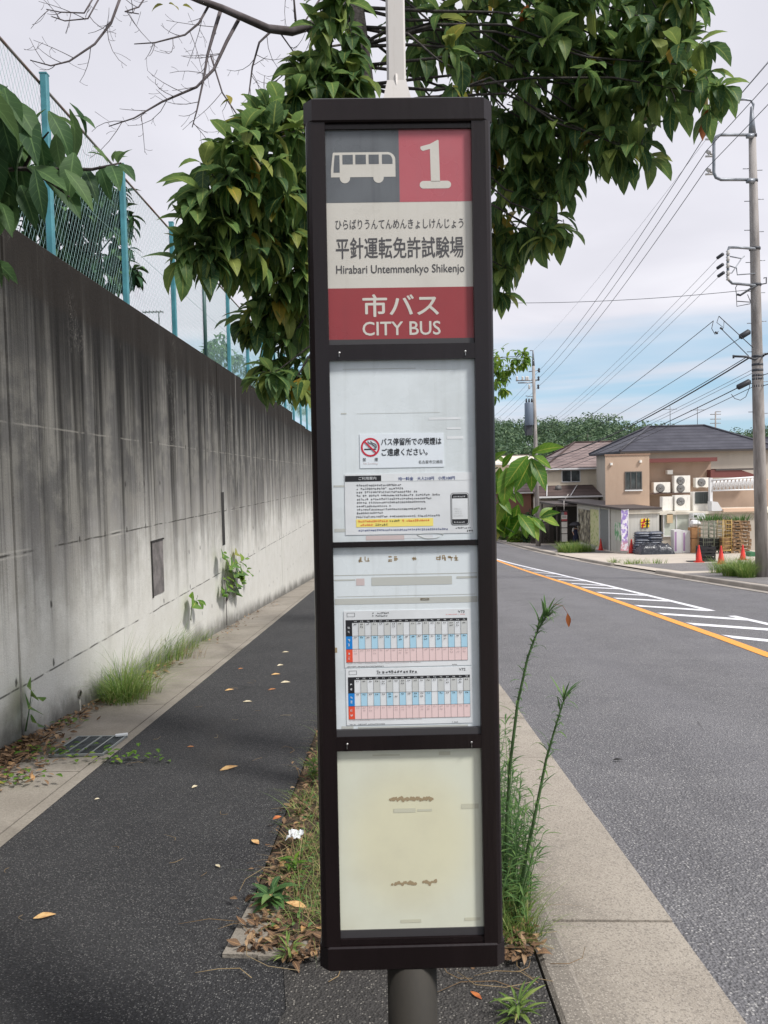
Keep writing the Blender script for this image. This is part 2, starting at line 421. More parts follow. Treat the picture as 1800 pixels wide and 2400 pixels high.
# ------------------------------------------------------------------ retaining wall
WX = -2.78
def wall_color(g):
    p = g.co(); x, y, z = g.sep(p)
    big = g.noise(g.comb(0.0, y * .55, z * .22), 1.0, 5, .6)
    st1 = g.noise(g.comb(0.0, y * 3.2, z * .10), 1.0, 5, .62)
    st2 = g.noise(g.comb(3.0, y * 11.0, z * .22), 1.0, 4, .6)
    blot = g.noise(p, 2.6, 6, .65)
    h = z + (big - .5) * 2.3 + (blot - .5) * 1.2 + (st1 - .5) * .8                  # weathering reaches down irregularly
    tone = h.step(.4, 2.25)                                      # 0 clean foot, 1 grimy
    c = g.ramp(tone, [(0, lin(212, 210, 203)), (.4, lin(160, 158, 153)), (.75, lin(122, 120, 117)), (1, lin(96, 95, 93))])
    c = g.mix(blot.step(.4, .62) * .25, c, lin(190, 186, 174))
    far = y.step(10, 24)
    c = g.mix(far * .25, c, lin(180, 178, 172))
    run = (st1.step(.50, .70) * (z + (st2 - .5) * .8).step(-.1, 2.1)) * .78
    c = g.mix(run, c, lin(36, 35, 34))
    st3 = g.noise(g.comb(7.0, y * 5.5, z * .06), 1.0, 4, .65)
    c = g.mix((st3.step(.55, .66) * (z + (st1 - .5) * 2.4).step(.5, 2.0)) * .75, c, lin(26, 25, 25))
    c = g.mix((st2.step(.60, .76) * z.step(-.3, 2.2)) * .6, c, lin(74, 69, 64))
    c = g.mix((st2.step(.42, .28) * z.step(.1, 2.6) * st1.step(.55, .4)) * .5, c, lin(176, 172, 162))
    crown = (z + (st1 - .5) * 2.6 + (st3 - .5) * 2.2 + (st2 - .5) * 1.3 + (blot - .5) * .8).step(1.95, 3.5)
    c = g.mix(crown * .93, c, lin(16, 16, 17))
    c = g.mix((z + (blot - .5) * .15).step(3.30, 3.42) * .5, c, lin(40, 34, 29))
    st4 = g.noise(g.comb(11.0, y * 27.0, z * .35), 1.0, 3, .6)
    c = g.mix(st4.step(.54, .68) * (z + (st1 - .5) * 2.0).step(.3, 2.6) * .5, c, lin(38, 37, 36))
    c = g.mix(g.noise(p, 34, 4, .75).step(.60, .72) * .35, c, lin(66, 63, 60))
    # pour joints
    wob = (g.noise(g.comb(0.0, y * 2, 0.0), 1.0, 3) - .5) * .05
    for z0, dk in ((.37, 1), (1.365, 1), (2.335, 0)):
        ln = (z - z0 + wob * .5).abs()
        msk = ln.step(.011, .003) * g.noise(g.comb(1.0, y * 2.6, float(z0)), 1.0, 3, .7).step(.40, .56)
        c = g.mix(msk * (.85 if dk else .30), c, lin(50, 48, 44) if dk else lin(180, 176, 166))
        if dk: c = g.mix(((ln - .02).abs().step(.012, .002) * g.noise(g.comb(5.0, y * 1.3, float(z0)), 1.0, 3).step(.56, .68)) * .35, c, lin(200, 196, 186))
    seam = (y - .3).mod(.9).min(9.0)
    c = g.mix(seam.step(.010, .004) * g.noise(g.comb(4.0, y * .4, z * 1.3), 1.0, 3).step(.5, .6) * .5, c, lin(70, 68, 64))
    for j_, wd_ in ((9.11, .02), (12.58, .016), (19.52, .02)):
        c = g.mix((y - j_).abs().step(wd_, .005) * (st2 * .6 + .3), c, lin(188, 186, 180))
    # formwork tie marks
    yy = (y + .35).mod(.62) - .31; zz = (z + .3).mod(.48) - .24
    r1 = (yy * yy + zz * zz * .35).pw(.5) + (g.noise(p, 40, 3) - .5) * .02
    c = g.mix(r1.step(.026, .010) * g.noise(p, 1.1, 2).step(.47, .58) * .85, c, lin(50, 47, 44))
    # darker towards the foot, with an uneven edge
    foot = y * .076 + z
    c = g.mix((foot + (g.noise(g.comb(2.0, y * 1.6, z), 1.0, 5, .7) - .5) * .55).step(.30, .0) * .78, c, lin(66, 63, 58))
    # white scratches
    sc = g.noise(g.scale(p, (1, 9, 2)), 2.2, 2, .5, 2.5)
    c = g.mix((sc - .5).abs().step(.012, .002) * g.noise(p, .9, 2).step(.58, .7) * .45, c, lin(205, 200, 190))
    return g.mix(g.noise(p, 140, 2, .7).step(.3, .75) * .22, c, lin(78, 74, 68))
M_wall = mat('stained_concrete', lin(140, 138, 130), .9, 0, wall_color, lambda g: g.noise(g.co(), 60, 4, .7) + g.noise(g.scale(g.co(), (1, 5, .5)), 2, 4) * .8, bstr=.35, spec=.12)
M_joint = mat('joint_filler', lin(40, 38, 36), .95)
M_patchc = mat('mortar_patch', lin(110, 104, 104), .95, 0, mottled(lin(122, 116, 114), lin(92, 88, 86), 6), lambda g: g.noise(g.co(), 50, 4))
M_pvc = mat('old_pipe', lin(120, 116, 108), .7)
wall = empty('retaining_wall', (WX, 5, gz(5)), 'tall grey concrete retaining wall streaked black with rain stains beside the path', 'wall')
mb = MB(); JY = [-5, -1.3, 2.17, 5.64, 9.11, 12.58, 16.05, 19.52, 22.4]
for k, (a, b) in enumerate(zip(JY, JY[1:])):
    g_ = .012 if abs(a - 5.64) < .01 or abs(b - 5.64) < .01 else .004
    x1 = WX + (.006 if k % 2 else 0)
    fr = [(x1 - .35, -3), (x1 - .01, -3), (x1, -2.99), (x1, 3.415), (x1 - .018, 3.432), (x1 - .35, 3.432)]
    vs = [(x, q, z) for q in (a + g_, b - g_) for x, z in fr]
    mb.add(vs, [tuple(range(6)), tuple(range(6, 12))[::-1]] + [(i, 6 + i, 6 + (i + 1) % 6, (i + 1) % 6) for i in range(6)])
y = 22.4
while y < 60:
    b = y + 3.5; t = 3.22 - (y - 22.4) * .012
    mb.box(WX - .36, y + .005, -5, WX + .004, b - .005, t); y = b
mb.build('wall_body', M_wall, wall)
mb = MB(); mb.box(WX - .2, -5, -3, WX - .012, 22.4, 3.41); mb.box(WX - .2, 22.4, -5, WX - .012, 59.9, 2.7)
mb.build('joint_filler', M_joint, wall)
mb = MB(); mb.box(WX - .01, 8.86, .16, WX + .010, 9.30, .80); mb.build('repair_patch', M_patchc, wall)
mb = MB(); mb.box(WX - .01, 8.83, .795, WX + .02, 9.33, .812); mb.box(WX - .01, 8.835, .15, WX + .018, 8.862, .80); mb.build('patch_edge_shadow', M_joint, wall)  # dark strips standing for the shadow along a recess's top and left edges
mb = MB(); mb.box(WX - .01, 12.62, .42, WX + .012, 12.82, 1.3); mb.build('drain_slot', M_joint, wall)
mb = MB(); wp = Vector((WX, 6.68, -.36))
ring = [(wp.x + .012, wp.y + .033 * math.cos(t), wp.z + .033 * math.sin(t)) for t in [2 * math.pi * i / 16 for i in range(17)]]
mb.tube(ring, .008, 6, 0); mb.lathe(wp + Vector((.002, 0, 0)), [(.03, 0), (.03, .008)], 16, 1, Matrix.Rotation(R(90), 4, 'Y'))
st = [(WX + .0015 + .008, wp.y + dy, wp.z + dz) for dy, dz in ((-.012, -.04), (.014, -.04), (.02, -.075), (.008, -.1), (.016, -.15), (.006, -.17), (-.012, -.165), (-.004, -.1), (-.018, -.075))]
mb.add(st, [tuple(range(len(st)))[::-1]], 2)
mb.build('weep_pipe', [M_pvc, M_dark, mat('lime_stain', lin(196, 192, 182), .9)], wall)

# ------------------------------------------------------------------ chain link fence on the wall
M_post = mat('turquoise_paint', lin(68, 134, 144), .5, .0, mottled(lin(72, 138, 148), lin(58, 118, 128), 5))
M_postd = mat('dark_green_paint', lin(62, 92, 88), .5)
M_wire = mat('fence_wire', lin(150, 182, 180), .4, .3)
M_rail = mat('rusty_rail', lin(120, 104, 94), .6, .4, mottled(lin(140, 138, 134), lin(120, 84, 66), 2))
fen = empty('chain_link_fence', (-2.9, 6.5, 3.43), 'turquoise chain link fence with square posts standing on the concrete wall', 'fence')
FT = 4.91
py_ = [-.85, 1.03, 2.91, 4.79, 6.67, 8.56, 10.48, 14.05] + [15.93 + 1.88 * i for i in range(16)]
for q in py_:
    mb = MB(); mb.cbox((-2.86, q, (3.3 + 4.97) / 2 + (0 if q < 23 else -.1)), .06, .06, 4.97 - 3.3, 0, 0, None, .008); mb.cbox((-2.86, q, 4.975 + (0 if q < 23 else -.1)), .064, .064, .012, 0)
    mb.build('post', M_post, fen)
mb = MB(); mb.tube([(-2.86, 12.24, 3.2), (-2.86, 12.24, 4.95)], .03, 10); o = mb.build('post', M_postd, fen); o['label'] = 'dull dark green round post'
mb = MB(); mb.tube([(-2.905, q, FT) for q in frange(-1, 23, 1.85)] + [(-2.905, 45, FT - .1)], .013, 6); mb.build('top_rail', M_rail, fen)
mb = MB(); mb.tube([(-2.905, -1, 3.5), (-2.905, 45, 3.45)], .004, 4); mb.tube([(-2.905, -1, 4.2), (-2.905, 45, 4.15)], .003, 4)
sp = .066; hgt = FT - 3.47; q = -1.0; run = hgt * .56
while q < 45:
    r_ = .0012 if q < 9 else .0015
    for s_ in (1, -1):
        a = Vector((-2.905 + .002 * s_, q, 3.47)); b = Vector((-2.905 + .002 * s_, q + s_ * run, FT))
        mb.tube([a, b], r_, 3, 0, False)
    q += sp
mb.build('wire_mesh', M_wire, fen)
# ------------------------------------------------------------------ bus stop sign
def frame_col(g):
    p = g.co(); return g.mix(g.noise(g.scale(p, (1, 1, .15)), 9, 4, .6).step(.35, .7) * .5, lin(25, 17, 18), lin(37, 28, 29))
M_frame = mat('brown_aluminium', lin(36, 30, 32), .27, .2, frame_col, lambda g: g.noise(g.scale(g.co(), (1, 1, .1)), 60, 3), bstr=.04)
M_strip = mat('grey_gasket', lin(62, 60, 62), .5)
M_white = mat('white_painted_steel', lin(222, 216, 210), .45, 0, lambda g: g.mix(g.noise(g.scale(g.co(), (6, 6, .6)), 6, 5, .7).step(.5, .75) * .6, lin(204, 199, 194), lin(158, 148, 134)))
M_stem = mat('weathered_steel', lin(46, 43, 37), .75, .0, lambda g: g.mix(g.noise(g.scale(g.co(), (1, 1, .3)), 6, 5, .7).step(.35, .7), lin(50, 46, 39), lin(32, 30, 27)))
M_screw = mat('screw_steel', lin(180, 178, 176), .3, .9)
def film(name, c, dirt, gl=.28, amt=.35, streak=True):
    def fn(g):
        p = g.co(); a = g.mix(g.noise(p, 5, 5, .65).step(.42, .75) * amt, c, dirt)
        if streak: a = g.mix(g.noise(g.scale(p, (30, 1, 1.6)), 1.0, 4, .6).step(.52, .75) * amt * .8, a, dirt)
        return a, g.noise(p, 12, 3).step(.3, .7, gl * .8, gl * 1.5)
    return mat(name, c, gl, 0, fn)
M_red = film('sign_red', lin(150, 58, 62), lin(126, 58, 62), .3)
M_redt = film('hazed_sign_red', lin(180, 94, 102), lin(162, 100, 107), .3)  # upper red paler: sky haze on the gloss, put into the colour
M_grey = film('sign_grey', lin(102, 106, 110), lin(70, 72, 76), .3, .6)
M_ivory = film('sign_ivory', lin(206, 202, 193), lin(178, 173, 162), .3, .4)
M_ink = mat('sign_ink', lin(78, 76, 78), .4)
M_board = film('notice_board_white', lin(220, 227, 230), lin(194, 200, 200), .25, .6)
M_cream = film('cream_panel', lin(214, 212, 186), lin(198, 196, 172), .3, .55, False)
def cream(g):
    p = g.co(); x, y, z = g.sep(p)
    q = ((x * x) * 30 + (z - .83).pw(2) * 24).clamp()
    return g.mix(g.noise(p, 5, 5, .6).step(.4, .75) * .4, g.mix(q.step(.1, .9), lin(222, 219, 190), lin(220, 222, 204)), lin(196, 192, 170))
M_cream = mat('cream_acrylic', lin(214, 212, 186), .3, 0, cream)
M_paper = mat('paper', lin(222, 226, 228), .6, 0, mottled(lin(226, 229, 231), lin(212, 215, 217), 6))
M_sticker = mat('sticker_white', lin(224, 231, 237), .4)
M_black = mat('print_black', lin(34, 34, 38), .5)
M_pred = mat('print_red', lin(196, 40, 62), .5)
M_ored = mat('print_orange_red', lin(226, 82, 56), .5)
M_blue = mat('print_blue', lin(20, 128, 206), .5)
M_navy = mat('print_navy', lin(52, 68, 128), .5)
M_lblue = mat('print_light_blue', lin(172, 212, 232), .5)
M_lgrey = mat('print_light_grey', lin(200, 202, 200), .5)
M_pink = mat('print_pink', lin(232, 206, 204), .5)
M_yell = mat('print_yellow', lin(240, 222, 120), .5)
M_smudge = mat('glue_residue', lin(160, 142, 112), .7)
M_faint = mat('tape_residue', lin(188, 190, 184), .5)
M_rose = mat('pink_tape_residue', lin(202, 186, 184), .5)
def text(mb, s, u0, v0, u1, v1, d, mi, bold=0.0):
    sh = bold * (v1 - v0) * .55                   # thicker strokes: the outline laid down again, slightly shifted
    if sh > 3e-5:
        for k, (a, b) in enumerate(((sh, 0), (-sh, 0), (0, sh), (0, -sh))): text(mb, s, u0 + a, v0 + b, u1 + a, v1 + b, d - .00002 * (k + 1), mi)
    c = bpy.data.curves.new('lettering', 'FONT'); c.body = s; c.resolution_u = 3
    o = bpy.data.objects.new('lettering', c); COL.objects.link(o)
    me = bpy.data.meshes.new_from_object(o)
    vs = [q.co for q in me.vertices]
    x0, x1 = min(q.x for q in vs), max(q.x for q in vs); y0, y1 = min(q.y for q in vs), max(q.y for q in vs)
    mb.add([(u0 + (q.x - x0) / (x1 - x0) * (u1 - u0), d, v0 + (q.y - y0) / (y1 - y0) * (v1 - v0)) for q in vs], [tuple(p.vertices) for p in me.polygons], mi)
    bpy.data.objects.remove(o); bpy.data.curves.remove(c); bpy.data.meshes.remove(me)
def rect(mb, u0, v0, u1, v1, d, mi): mb.add([(u0, d, v0), (u1, d, v0), (u1, d, v1), (u0, d, v1)], [(0, 1, 2, 3)], mi)
def poly(mb, pts, d, mi): mb.add([(u, d, v) for u, v in pts], [tuple(range(len(pts)))], mi)
def circ(u, v, r, n=24, a0=0, a1=360): return [(u + r * math.cos(R(a0 + (a1 - a0) * i / n)), v + r * math.sin(R(a0 + (a1 - a0) * i / n))) for i in range(n + (a1 - a0 != 360))]
def ringp(mb, u, v, r0, r1, d, mi, n=32):
    a = circ(u, v, r0, n); b = circ(u, v, r1, n)
    mb.add([(x, d, z) for x, z in a + b], [(i, (i + 1) % n, n + (i + 1) % n, n + i) for i in range(n)], mi)
def scrawl(mb, u0, v0, u1, v1, d, mi, rr, gap=.12):      # print too small to read
    h = v1 - v0; u = u0
    while u + h * .8 < u1 + 1e-6:
        if rr.random() > gap:
            for k in range(rr.choice((4, 5, 5))):
                t = .15 * h
                if rr.random() < .55: z = v0 + rr.random() * (h - t); a = u + rr.random() * .2 * h; rect(mb, a, z, a + h * rr.uniform(.4, .65), z + t, d, mi)
                else: a = u + rr.random() * .6 * h; z = v0 + rr.random() * .3 * h; rect(mb, a, z, a + t, z + h * rr.uniform(.4, .7), d, mi)
        u += h * .92
VO = .60
SX = dict(x=.03034167, y=1.62358024, z=.47970644, rx=-.02803172, ry=.00291907, rz=.02157845)
SE = Euler((SX['rx'], SX['ry'], SX['rz']), 'XYZ').to_matrix()
sgn = empty('bus_stop_sign', Vector((SX['x'], SX['y'], SX['z'])) + SE @ Vector((0, .05, -VO)), 'tall dark brown bus stop sign with red header and two timetables beside the path', 'bus stop sign', 'bus stop signs')
sgn.rotation_euler = (SX['rx'], SX['ry'], SX['rz'])
class SB(MB):                              # shapes given as (u, depth, v) of the sign's own face
    def build(s, name, mats, parent):
        s.v = [(x, y - .05, z + VO) for x, y, z in s.v]; return MB.build(s, name, mats, parent, True)
T = Matrix()
for s_ in (-1, 1):
    mb = SB(); pr = [(.1565, .0), (.186, 0), (.1935, .003), (.1975, .008), (.199, .016), (.199, .10), (.1565, .10)]
    if s_ < 0: pr = [(-x, y) for x, y in pr][::-1]
    mb.prism(pr, .002, 1.778)
    g0 = [(.163, -.0008), (.165, -.0008), (.165, .001), (.163, .001)]
    mb.build('side_post', M_frame, sgn)
def cap(z0, z1, name, grow=.0035, rim=True):
    mb = SB(); e, c = .199 + grow, .019
    def ringz(o, z): a = e - o; return [(x, y, z) for x, y in ((-a + c, -grow + o), (a - c, -grow + o), (a, -grow + o + c), (a, .1 + grow - o - c), (a - c, .1 + grow - o), (-a + c, .1 + grow - o), (-a, .1 + grow - o - c), (-a, -grow + o + c))]
    lv = [(.003, z0), (0, z0 + .003), (0, z1 - .003), (.003, z1)]
    vs = sum((ringz(o, z) for o, z in lv), [])
    fs = [tuple(range(8))[::-1], tuple(range(24, 32))] + [(8 * k + i, 8 * k + (i + 1) % 8, 8 * k + 8 + (i + 1) % 8, 8 * k + 8 + i) for k in range(3) for i in range(8)]
    mb.add(vs, fs); return mb.build(name, M_frame, sgn)
cap(1.7765, 1.8265, 'top_cap'); cap(-.0495, .003, 'bottom_cap')
mb = SB(); mb.box(-.1563, .03, .003, .1563, .09, 1.7763); mb.build('back_box', M_frame, sgn)
mb = SB(); mb.box(-.1563, .006, 1.7645, .1563, .03, 1.7764, 0); mb.build('cross_bar', M_frame, sgn)
mb = SB(); mb.box(-.1563, .0075, 1.3045, .1563, .03, 1.3165, 1); mb.box(-.1563, .0005, 1.2715, .1563, .03, 1.3043, 0)
mb.build('cross_bar', [M_frame, M_strip], sgn)
mb = SB(); mb.box(-.1563, .004, .8695, .1563, .03, .8812); mb.build('cross_bar', M_frame, sgn)
mb = SB(); mb.box(-.1563, .0045, .4595, .1563, .03, .474, 1); mb.box(-.1563, .0005, .4292, .1563, .03, .4593, 0); mb.build('cross_bar', [M_frame, M_strip], sgn)
mb = SB(); mb.box(-.1563, .010, .0160, .1563, .03, .0325, 1); mb.box(-.1563, .003, .0035, .1563, .03, .0158, 0); mb.build('cross_bar', [M_frame, M_strip], sgn)
for u, v in ((-.1348, 1.2870), (.1354, 1.2860), (-.134, .4445), (.135, .4425)):
    mb = SB(); mb.lathe((u, .0005, v), [(.0028, 0), (.0026, .0012), (.0012, .0018)], 10, 0, Matrix.Rotation(R(90), 4, 'X')); mb.box(u - .0005, -.0055, v - .009, u + .0005, .0005, v - .0035, 0)
    mb.build('screw', M_screw, sgn)
# header panel
D = .012
mb = SB(); mb.box(-.1563, D, 1.3165, .1563, .03, 1.7645, 0)
e = D - .0003
rect(mb, -.156, 1.6105, .0013, 1.764, e, 1); rect(mb, .0013, 1.6105, .156, 1.764, e, 2); rect(mb, -.156, 1.3167, .156, 1.4275, e, 3)
e = D - .0006; X = lambda x: -.1428 + (x - 255) * .000272; Zc = lambda y: 1.7173 - (y - 505) * .000275
P = lambda pts: [(X(x), Zc(y)) for x, y in pts]
body = P([(245, 697), (755, 697), (755, 560), (752, 545), (740, 526), (722, 512), (700, 505), (268, 505), (262, 512), (246, 640)])
poly(mb, body, e, 0)
for cx in (355, 620): poly(mb, circ(X(cx), Zc(703), 41 * .000272, 24), e - .0001, 0)
e2 = e - .0003
poly(mb, P([(277, 526), (315, 526), (315, 660), (266, 660), (268, 620)]), e2, 1)
for a, b in ((338, 420), (440, 523), (545, 625)): rect(mb, X(a), Zc(597), X(b), Zc(524), e2, 1)
poly(mb, P([(650, 524), (700, 524), (716, 530), (727, 545), (733, 565), (733, 597), (650, 597)]), e2, 1)
poly(mb, P([(957, 465), (1030, 447), (1092, 415), (1100, 420), (1106, 740), (1034, 740), (1030, 485), (975, 500), (960, 492), (954, 478)]), e, 0)
rect(mb, X(972), Zc(792), X(1165), Zc(733), e, 0); poly(mb, circ(X(974), Zc(763), 29.5 * .000274, 20), e - .0001, 0); poly(mb, circ(X(1163), Zc(763), 29.5 * .000274, 20), e - .0001, 0)
text(mb, 'ひらばりうんてんめんきょしけんじょう', -.1378, 1.5535, .1374, 1.5745, e, 4, .006)
text(mb, '平針運転免許試験場', -.1376, 1.4905, .1368, 1.5355, e, 4, .014)
text(mb, 'Hirabari Untemmenkyo Shikenjo', -.1380, 1.4535, .1380, 1.4765, e, 4, .012)
text(mb, '市バス', -.0823, 1.3660, .0809, 1.4130, e, 5, .035)
text(mb, 'CITY BUS', -.0836, 1.3255, .0841, 1.3545, e, 5, .03)
mb.build('header_panel', [M_ivory, M_grey, M_redt, M_red, M_ink, M_ivory], sgn)
# notice board 1
D = .013; rr = random.Random(11)
mb = SB(); mb.box(-.1563, D, .8812, .1563, .03, 1.2715, 0)
e = D - .0004
for u0, v0, u1, v1, mi in ((-.128, 1.2535, .03, 1.2545, 1), (.05, 1.250, .12, 1.2505, 1), (-.134, 1.157, -.122, 1.160, 1), (-.10, 1.1575, .08, 1.1582, 1), (.055, 1.142, .125, 1.147, 2), (.094, 1.121, .125, 1.125, 2), (.094, 1.10, .13, 1.106, 2), (-.085, .884, -.002, .8935, 3), (-.002, .886, .06, .8935, 2), (-.153, .903, -.108, .910, 1), (-.153, 1.0, -.128, 1.004, 1)):
    rect(mb, u0, v0, u1, v1, e, mi)
pts = [(.055 + .026 * math.cos(t) * (1 + .2 * math.sin(3 * t)), .8915 + .006 * math.sin(t)) for t in [i * .35 for i in range(18)]]
mb.tube([(u, e - .0005, v) for u, v in pts], .0005, 4, 1)
n1 = mb.build('notice_panel', [M_board, M_faint, M_paper, M_rose], sgn)
e = D - .0012
mb = SB(); mb.box(-.0948, e, 1.0400, .0870, D - .0002, 1.1135, 0)
e -= .0006; cu, cv = -.0718, 1.0850
ringp(mb, cu, cv, .0166, .0204, e, 1)
rect(mb, -.0850, 1.0795, -.0610, 1.0820, e, 2); rect(mb, -.0605, 1.0795, -.0590, 1.0820, e, 2)
for pts in ([(-.0768, 1.0985), (-.0752, 1.0945), (-.069, 1.0925), (-.066, 1.0895), (-.064, 1.0885), (-.062, 1.0865), (-.0605, 1.0835)], [(-.071, 1.0985), (-.069, 1.0955), (-.0655, 1.0935), (-.0618, 1.0925), (-.0592, 1.0898), (-.0585, 1.0835)]): mb.tube([(u, e - .0002, v) for u, v in pts], .0007, 4, 2)
a = Vector((cu - .0125, 0, cv + .0125)); b = Vector((cu + .0125, 0, cv - .0125)); q = Vector((.0012, 0, .0012))
mb.add([(p.x, e - .0006, p.z) for p in (a - q, b - q, b + q, a + q)], [(0, 1, 2, 3)], 1)
text(mb, 'バス停留所での喫煙は', -.0483, 1.0885, .0819, 1.1038, e, 2, .03)
text(mb, 'ご遠慮ください。', -.0474, 1.0660, .0515, 1.0815, e, 2, .03)
text(mb, '名古屋市交通局', .0318, 1.0475, .0837, 1.0550, e, 2, .004)
text(mb, '禁', -.0890, 1.0545, -.0818, 1.0622, e, 2, .01); text(mb, '煙', -.0632, 1.0545, -.0560, 1.0622, e, 2, .01)
text(mb, 'No Smoking', -.0870, 1.0470, -.0565, 1.0518, e, 3, .005)
mb.build('no_smoking_sticker', [M_sticker, M_pred, M_black, M_rose], n1)
e = D - .0012
mb = SB(); mb.box(-.1290, e, .8960, .1480, D - .0002, 1.0275, 0)
e -= .0005
rect(mb, -.1277, 1.0115, -.0498, 1.0240, e, 1); text(mb, 'ご利用案内', -.0985, 1.0145, -.0605, 1.0215, e - .0004, 0, .004)
text(mb, '均一料金　大人210円　小児100円', -.0126, 1.0120, .1097, 1.0197, e, 2, .03)
rect(mb, -.05, 1.0105, .148, 1.0112, e, 3)
lens = (770, 790, 900, 1085, 1020, 970, 690, 975, 620)
for k, px in enumerate(lens): v = 1.0005 - k * .0075; scrawl(mb, -.1035, v, -.1042 + (px - 395) * .000264, v + .0048, e, 1, rr, .06)
scrawl(mb, -.1055, .9325, .079, .9372, e, 1, rr, .06)
rect(mb, -.1056, .9125, .0613, .9298, e, 4)
scrawl(mb, -.1010, .9228, -.035, .9278, e - .0004, 5, rr, .05); scrawl(mb, -.033, .9228, -.008, .9278, e - .0004, 1, rr, .05); scrawl(mb, -.006, .9228, .057, .9278, e - .0004, 5, rr, .05)
scrawl(mb, -.1010, .9148, -.066, .9198, e - .0004, 5, rr, .05); scrawl(mb, -.064, .9148, -.033, .9198, e - .0004, 1, rr, .05)
scrawl(mb, -.1010, .9030, .097, .9078, e, 2, rr, .1); scrawl(mb, .110, .9050, .146, .9090, e, 1, rr, .05); scrawl(mb, .134, .8985, .148, .9035, e, 1, rr, .05)
def rrect(u0, v0, u1, v1, r): return circ(u1 - r, v1 - r, r, 5, 0, 90) + circ(u0 + r, v1 - r, r, 5, 90, 180) + circ(u0 + r, v0 + r, r, 5, 180, 270) + circ(u1 - r, v0 + r, r, 5, 270, 360)
poly(mb, rrect(.0998, .9130, .1396, .9832, .006), e, 1); poly(mb, rrect(.1009, .9142, .1385, .9820, .005), e - .0004, 0)
poly(mb, rrect(.1022, .9155, .1372, .9807, .004), e - .0008, 1); rect(mb, .1028, .9260, .1366, .9710, e - .0012, 0)
scrawl(mb, .106, .9730, .134, .9765, e - .0012, 0, rr, .05); scrawl(mb, .106, .9178, .134, .9215, e - .0012, 0, rr, .05)
for k in range(4): scrawl(mb, .106, .932 + k * .005, .128 - k * .002, .9352 + k * .005, e - .0016, 3, rr, .1)
mb.build('fare_notice', [M_paper, M_black, M_navy, M_lgrey, M_yell, M_ored], n1)
# notice board 2 with two timetables
mb = SB(); mb.box(-.1563, D, .4740, .1563, .03, .8695, 0); e = D - .0004
for u0, u1 in ((-.115, -.062), (-.038, .03), (.066, .125)): scrawl(mb, u0, .836, u1, .850, e, 3, rr, .3)
for u0, v0, u1, v1, mi in ((-.155, .808, .155, .8095, 1), (-.155, .797, -.11, .800, 1), (.11, .797, .155, .802, 1), (-.075, .785, .10, .803, 1), (-.108, .786, -.09, .801, 2), (-.155, .745, .155, .758, 1), (-.15, .762, .15, .763, 1), (.03, .75, .05, .756, 3), (-.157, .641, -.152, .652, 3), (-.146, .4745, -.12, .480, 1), (-.11, .4745, .13, .478, 1)): rect(mb, u0, v0, u1, v1, e, mi)
n2 = mb.build('timetable_panel', [M_board, M_faint, M_rose, M_smudge], sgn)
def timetable(p0, v0, v1, gu0, gu1, gt, code, cu, tilt):
    e = D - .0012; mb = SB(); mb.box(p0, e, v0, .1395, D - .0002, v1, 0); e -= .0005
    hh, rh, lc = .0062, .0286, .0138
    rect(mb, gu0, gt - hh, gu1, gt, e, 1)
    rows = ((1, 4), (2, 5), (3, 6)); n = 18; cw = (gu1 - gu0 - lc) / n
    for r_, (lab, fill) in enumerate(rows):
        z1 = gt - hh - r_ * rh; z0 = z1 - rh
        rect(mb, gu0, z0, gu0 + lc, z1, e, lab); scrawl(mb, gu0 + .004, z0 + .006, gu0 + .0105, z0 + .0125, e - .0004, 0, rr, 0); scrawl(mb, gu0 + .004, z0 + .016, gu0 + .0105, z0 + .0225, e - .0004, 0, rr, 0)
        for c in range(n):
            u = gu0 + lc + c * cw
            if c % 2 or r_ == 2: rect(mb, u, z0, u + cw, z1, e, fill)
            rect(mb, u + cw - .0004, z0, u + cw, z1, e - .0004, 7)
            for k in range(rr.choice((1, 1, 2))):
                if rr.random() < .9: scrawl(mb, u + cw * .25, z1 - .0052 - k * .006, u + cw * .85, z1 - .0015 - k * .006, e - .0008, 1 if r_ < 2 else 8, rr, 0)
        rect(mb, gu0, z0 - .0003, gu1, z0 + .0003, e - .0004, 1 if r_ == 0 else 7)
    for c in range(n): scrawl(mb, gu0 + lc + (c + .3) * cw, gt - hh + .0014, gu0 + lc + (c + .8) * cw, gt - .0014, e - .0004, 0, rr, 0)
    for a, b, c_, d_ in ((p0 + .007, v1 - .0125, p0 + .024, v1 - .0120), (p0 + .007, v1 - .0045, p0 + .024, v1 - .0040), (p0 + .007, v1 - .0125, p0 + .0076, v1 - .004), (p0 + .0234, v1 - .0125, p0 + .024, v1 - .004)): rect(mb, a, b, c_, d_, e, 1)
    text(mb, code, .112, v1 - .0085, .126, v1 - .003, e, 1, .01)
    if cu: scrawl(mb, cu, v1 - .0115, cu + .095, v1 - .0045, e, 1, rr, .06); rect(mb, cu, v1 - .0135, cu + .09, v1 - .0131, e, 7)
    else: scrawl(mb, p0 + .062, v1 - .0075, p0 + .10, v1 - .0035, e, 1, rr, .1); scrawl(mb, p0 + .062, v1 - .0135, p0 + .095, v1 - .0095, e, 1, rr, .1); scrawl(mb, .085, v1 - .0125, .128, v1 - .0105, e, 3, rr, .1)
    zb = gt - hh - 3 * rh
    scrawl(mb, gu0 + .002, zb - .0036, .03, zb - .0010, e, 8, rr, .1); scrawl(mb, gu0 + .002, v0 + .0008, -.05, v0 + .0032, e, 1, rr, .1); scrawl(mb, .095, v0 + .0012, .11, v0 + .0036, e, 1, rr, .1)
    mb.build('timetable', [M_paper, M_black, M_blue, M_ored, M_lgrey, M_lblue, M_pink, M_strip, M_rose], n2)
timetable(-.1365, .6080, .7310, -.1325, .1315, .7115, 'V73', None, 0)
timetable(-.1345, .4820, .6050, -.1298, .1352, .5872, 'V72', -.068, 0)
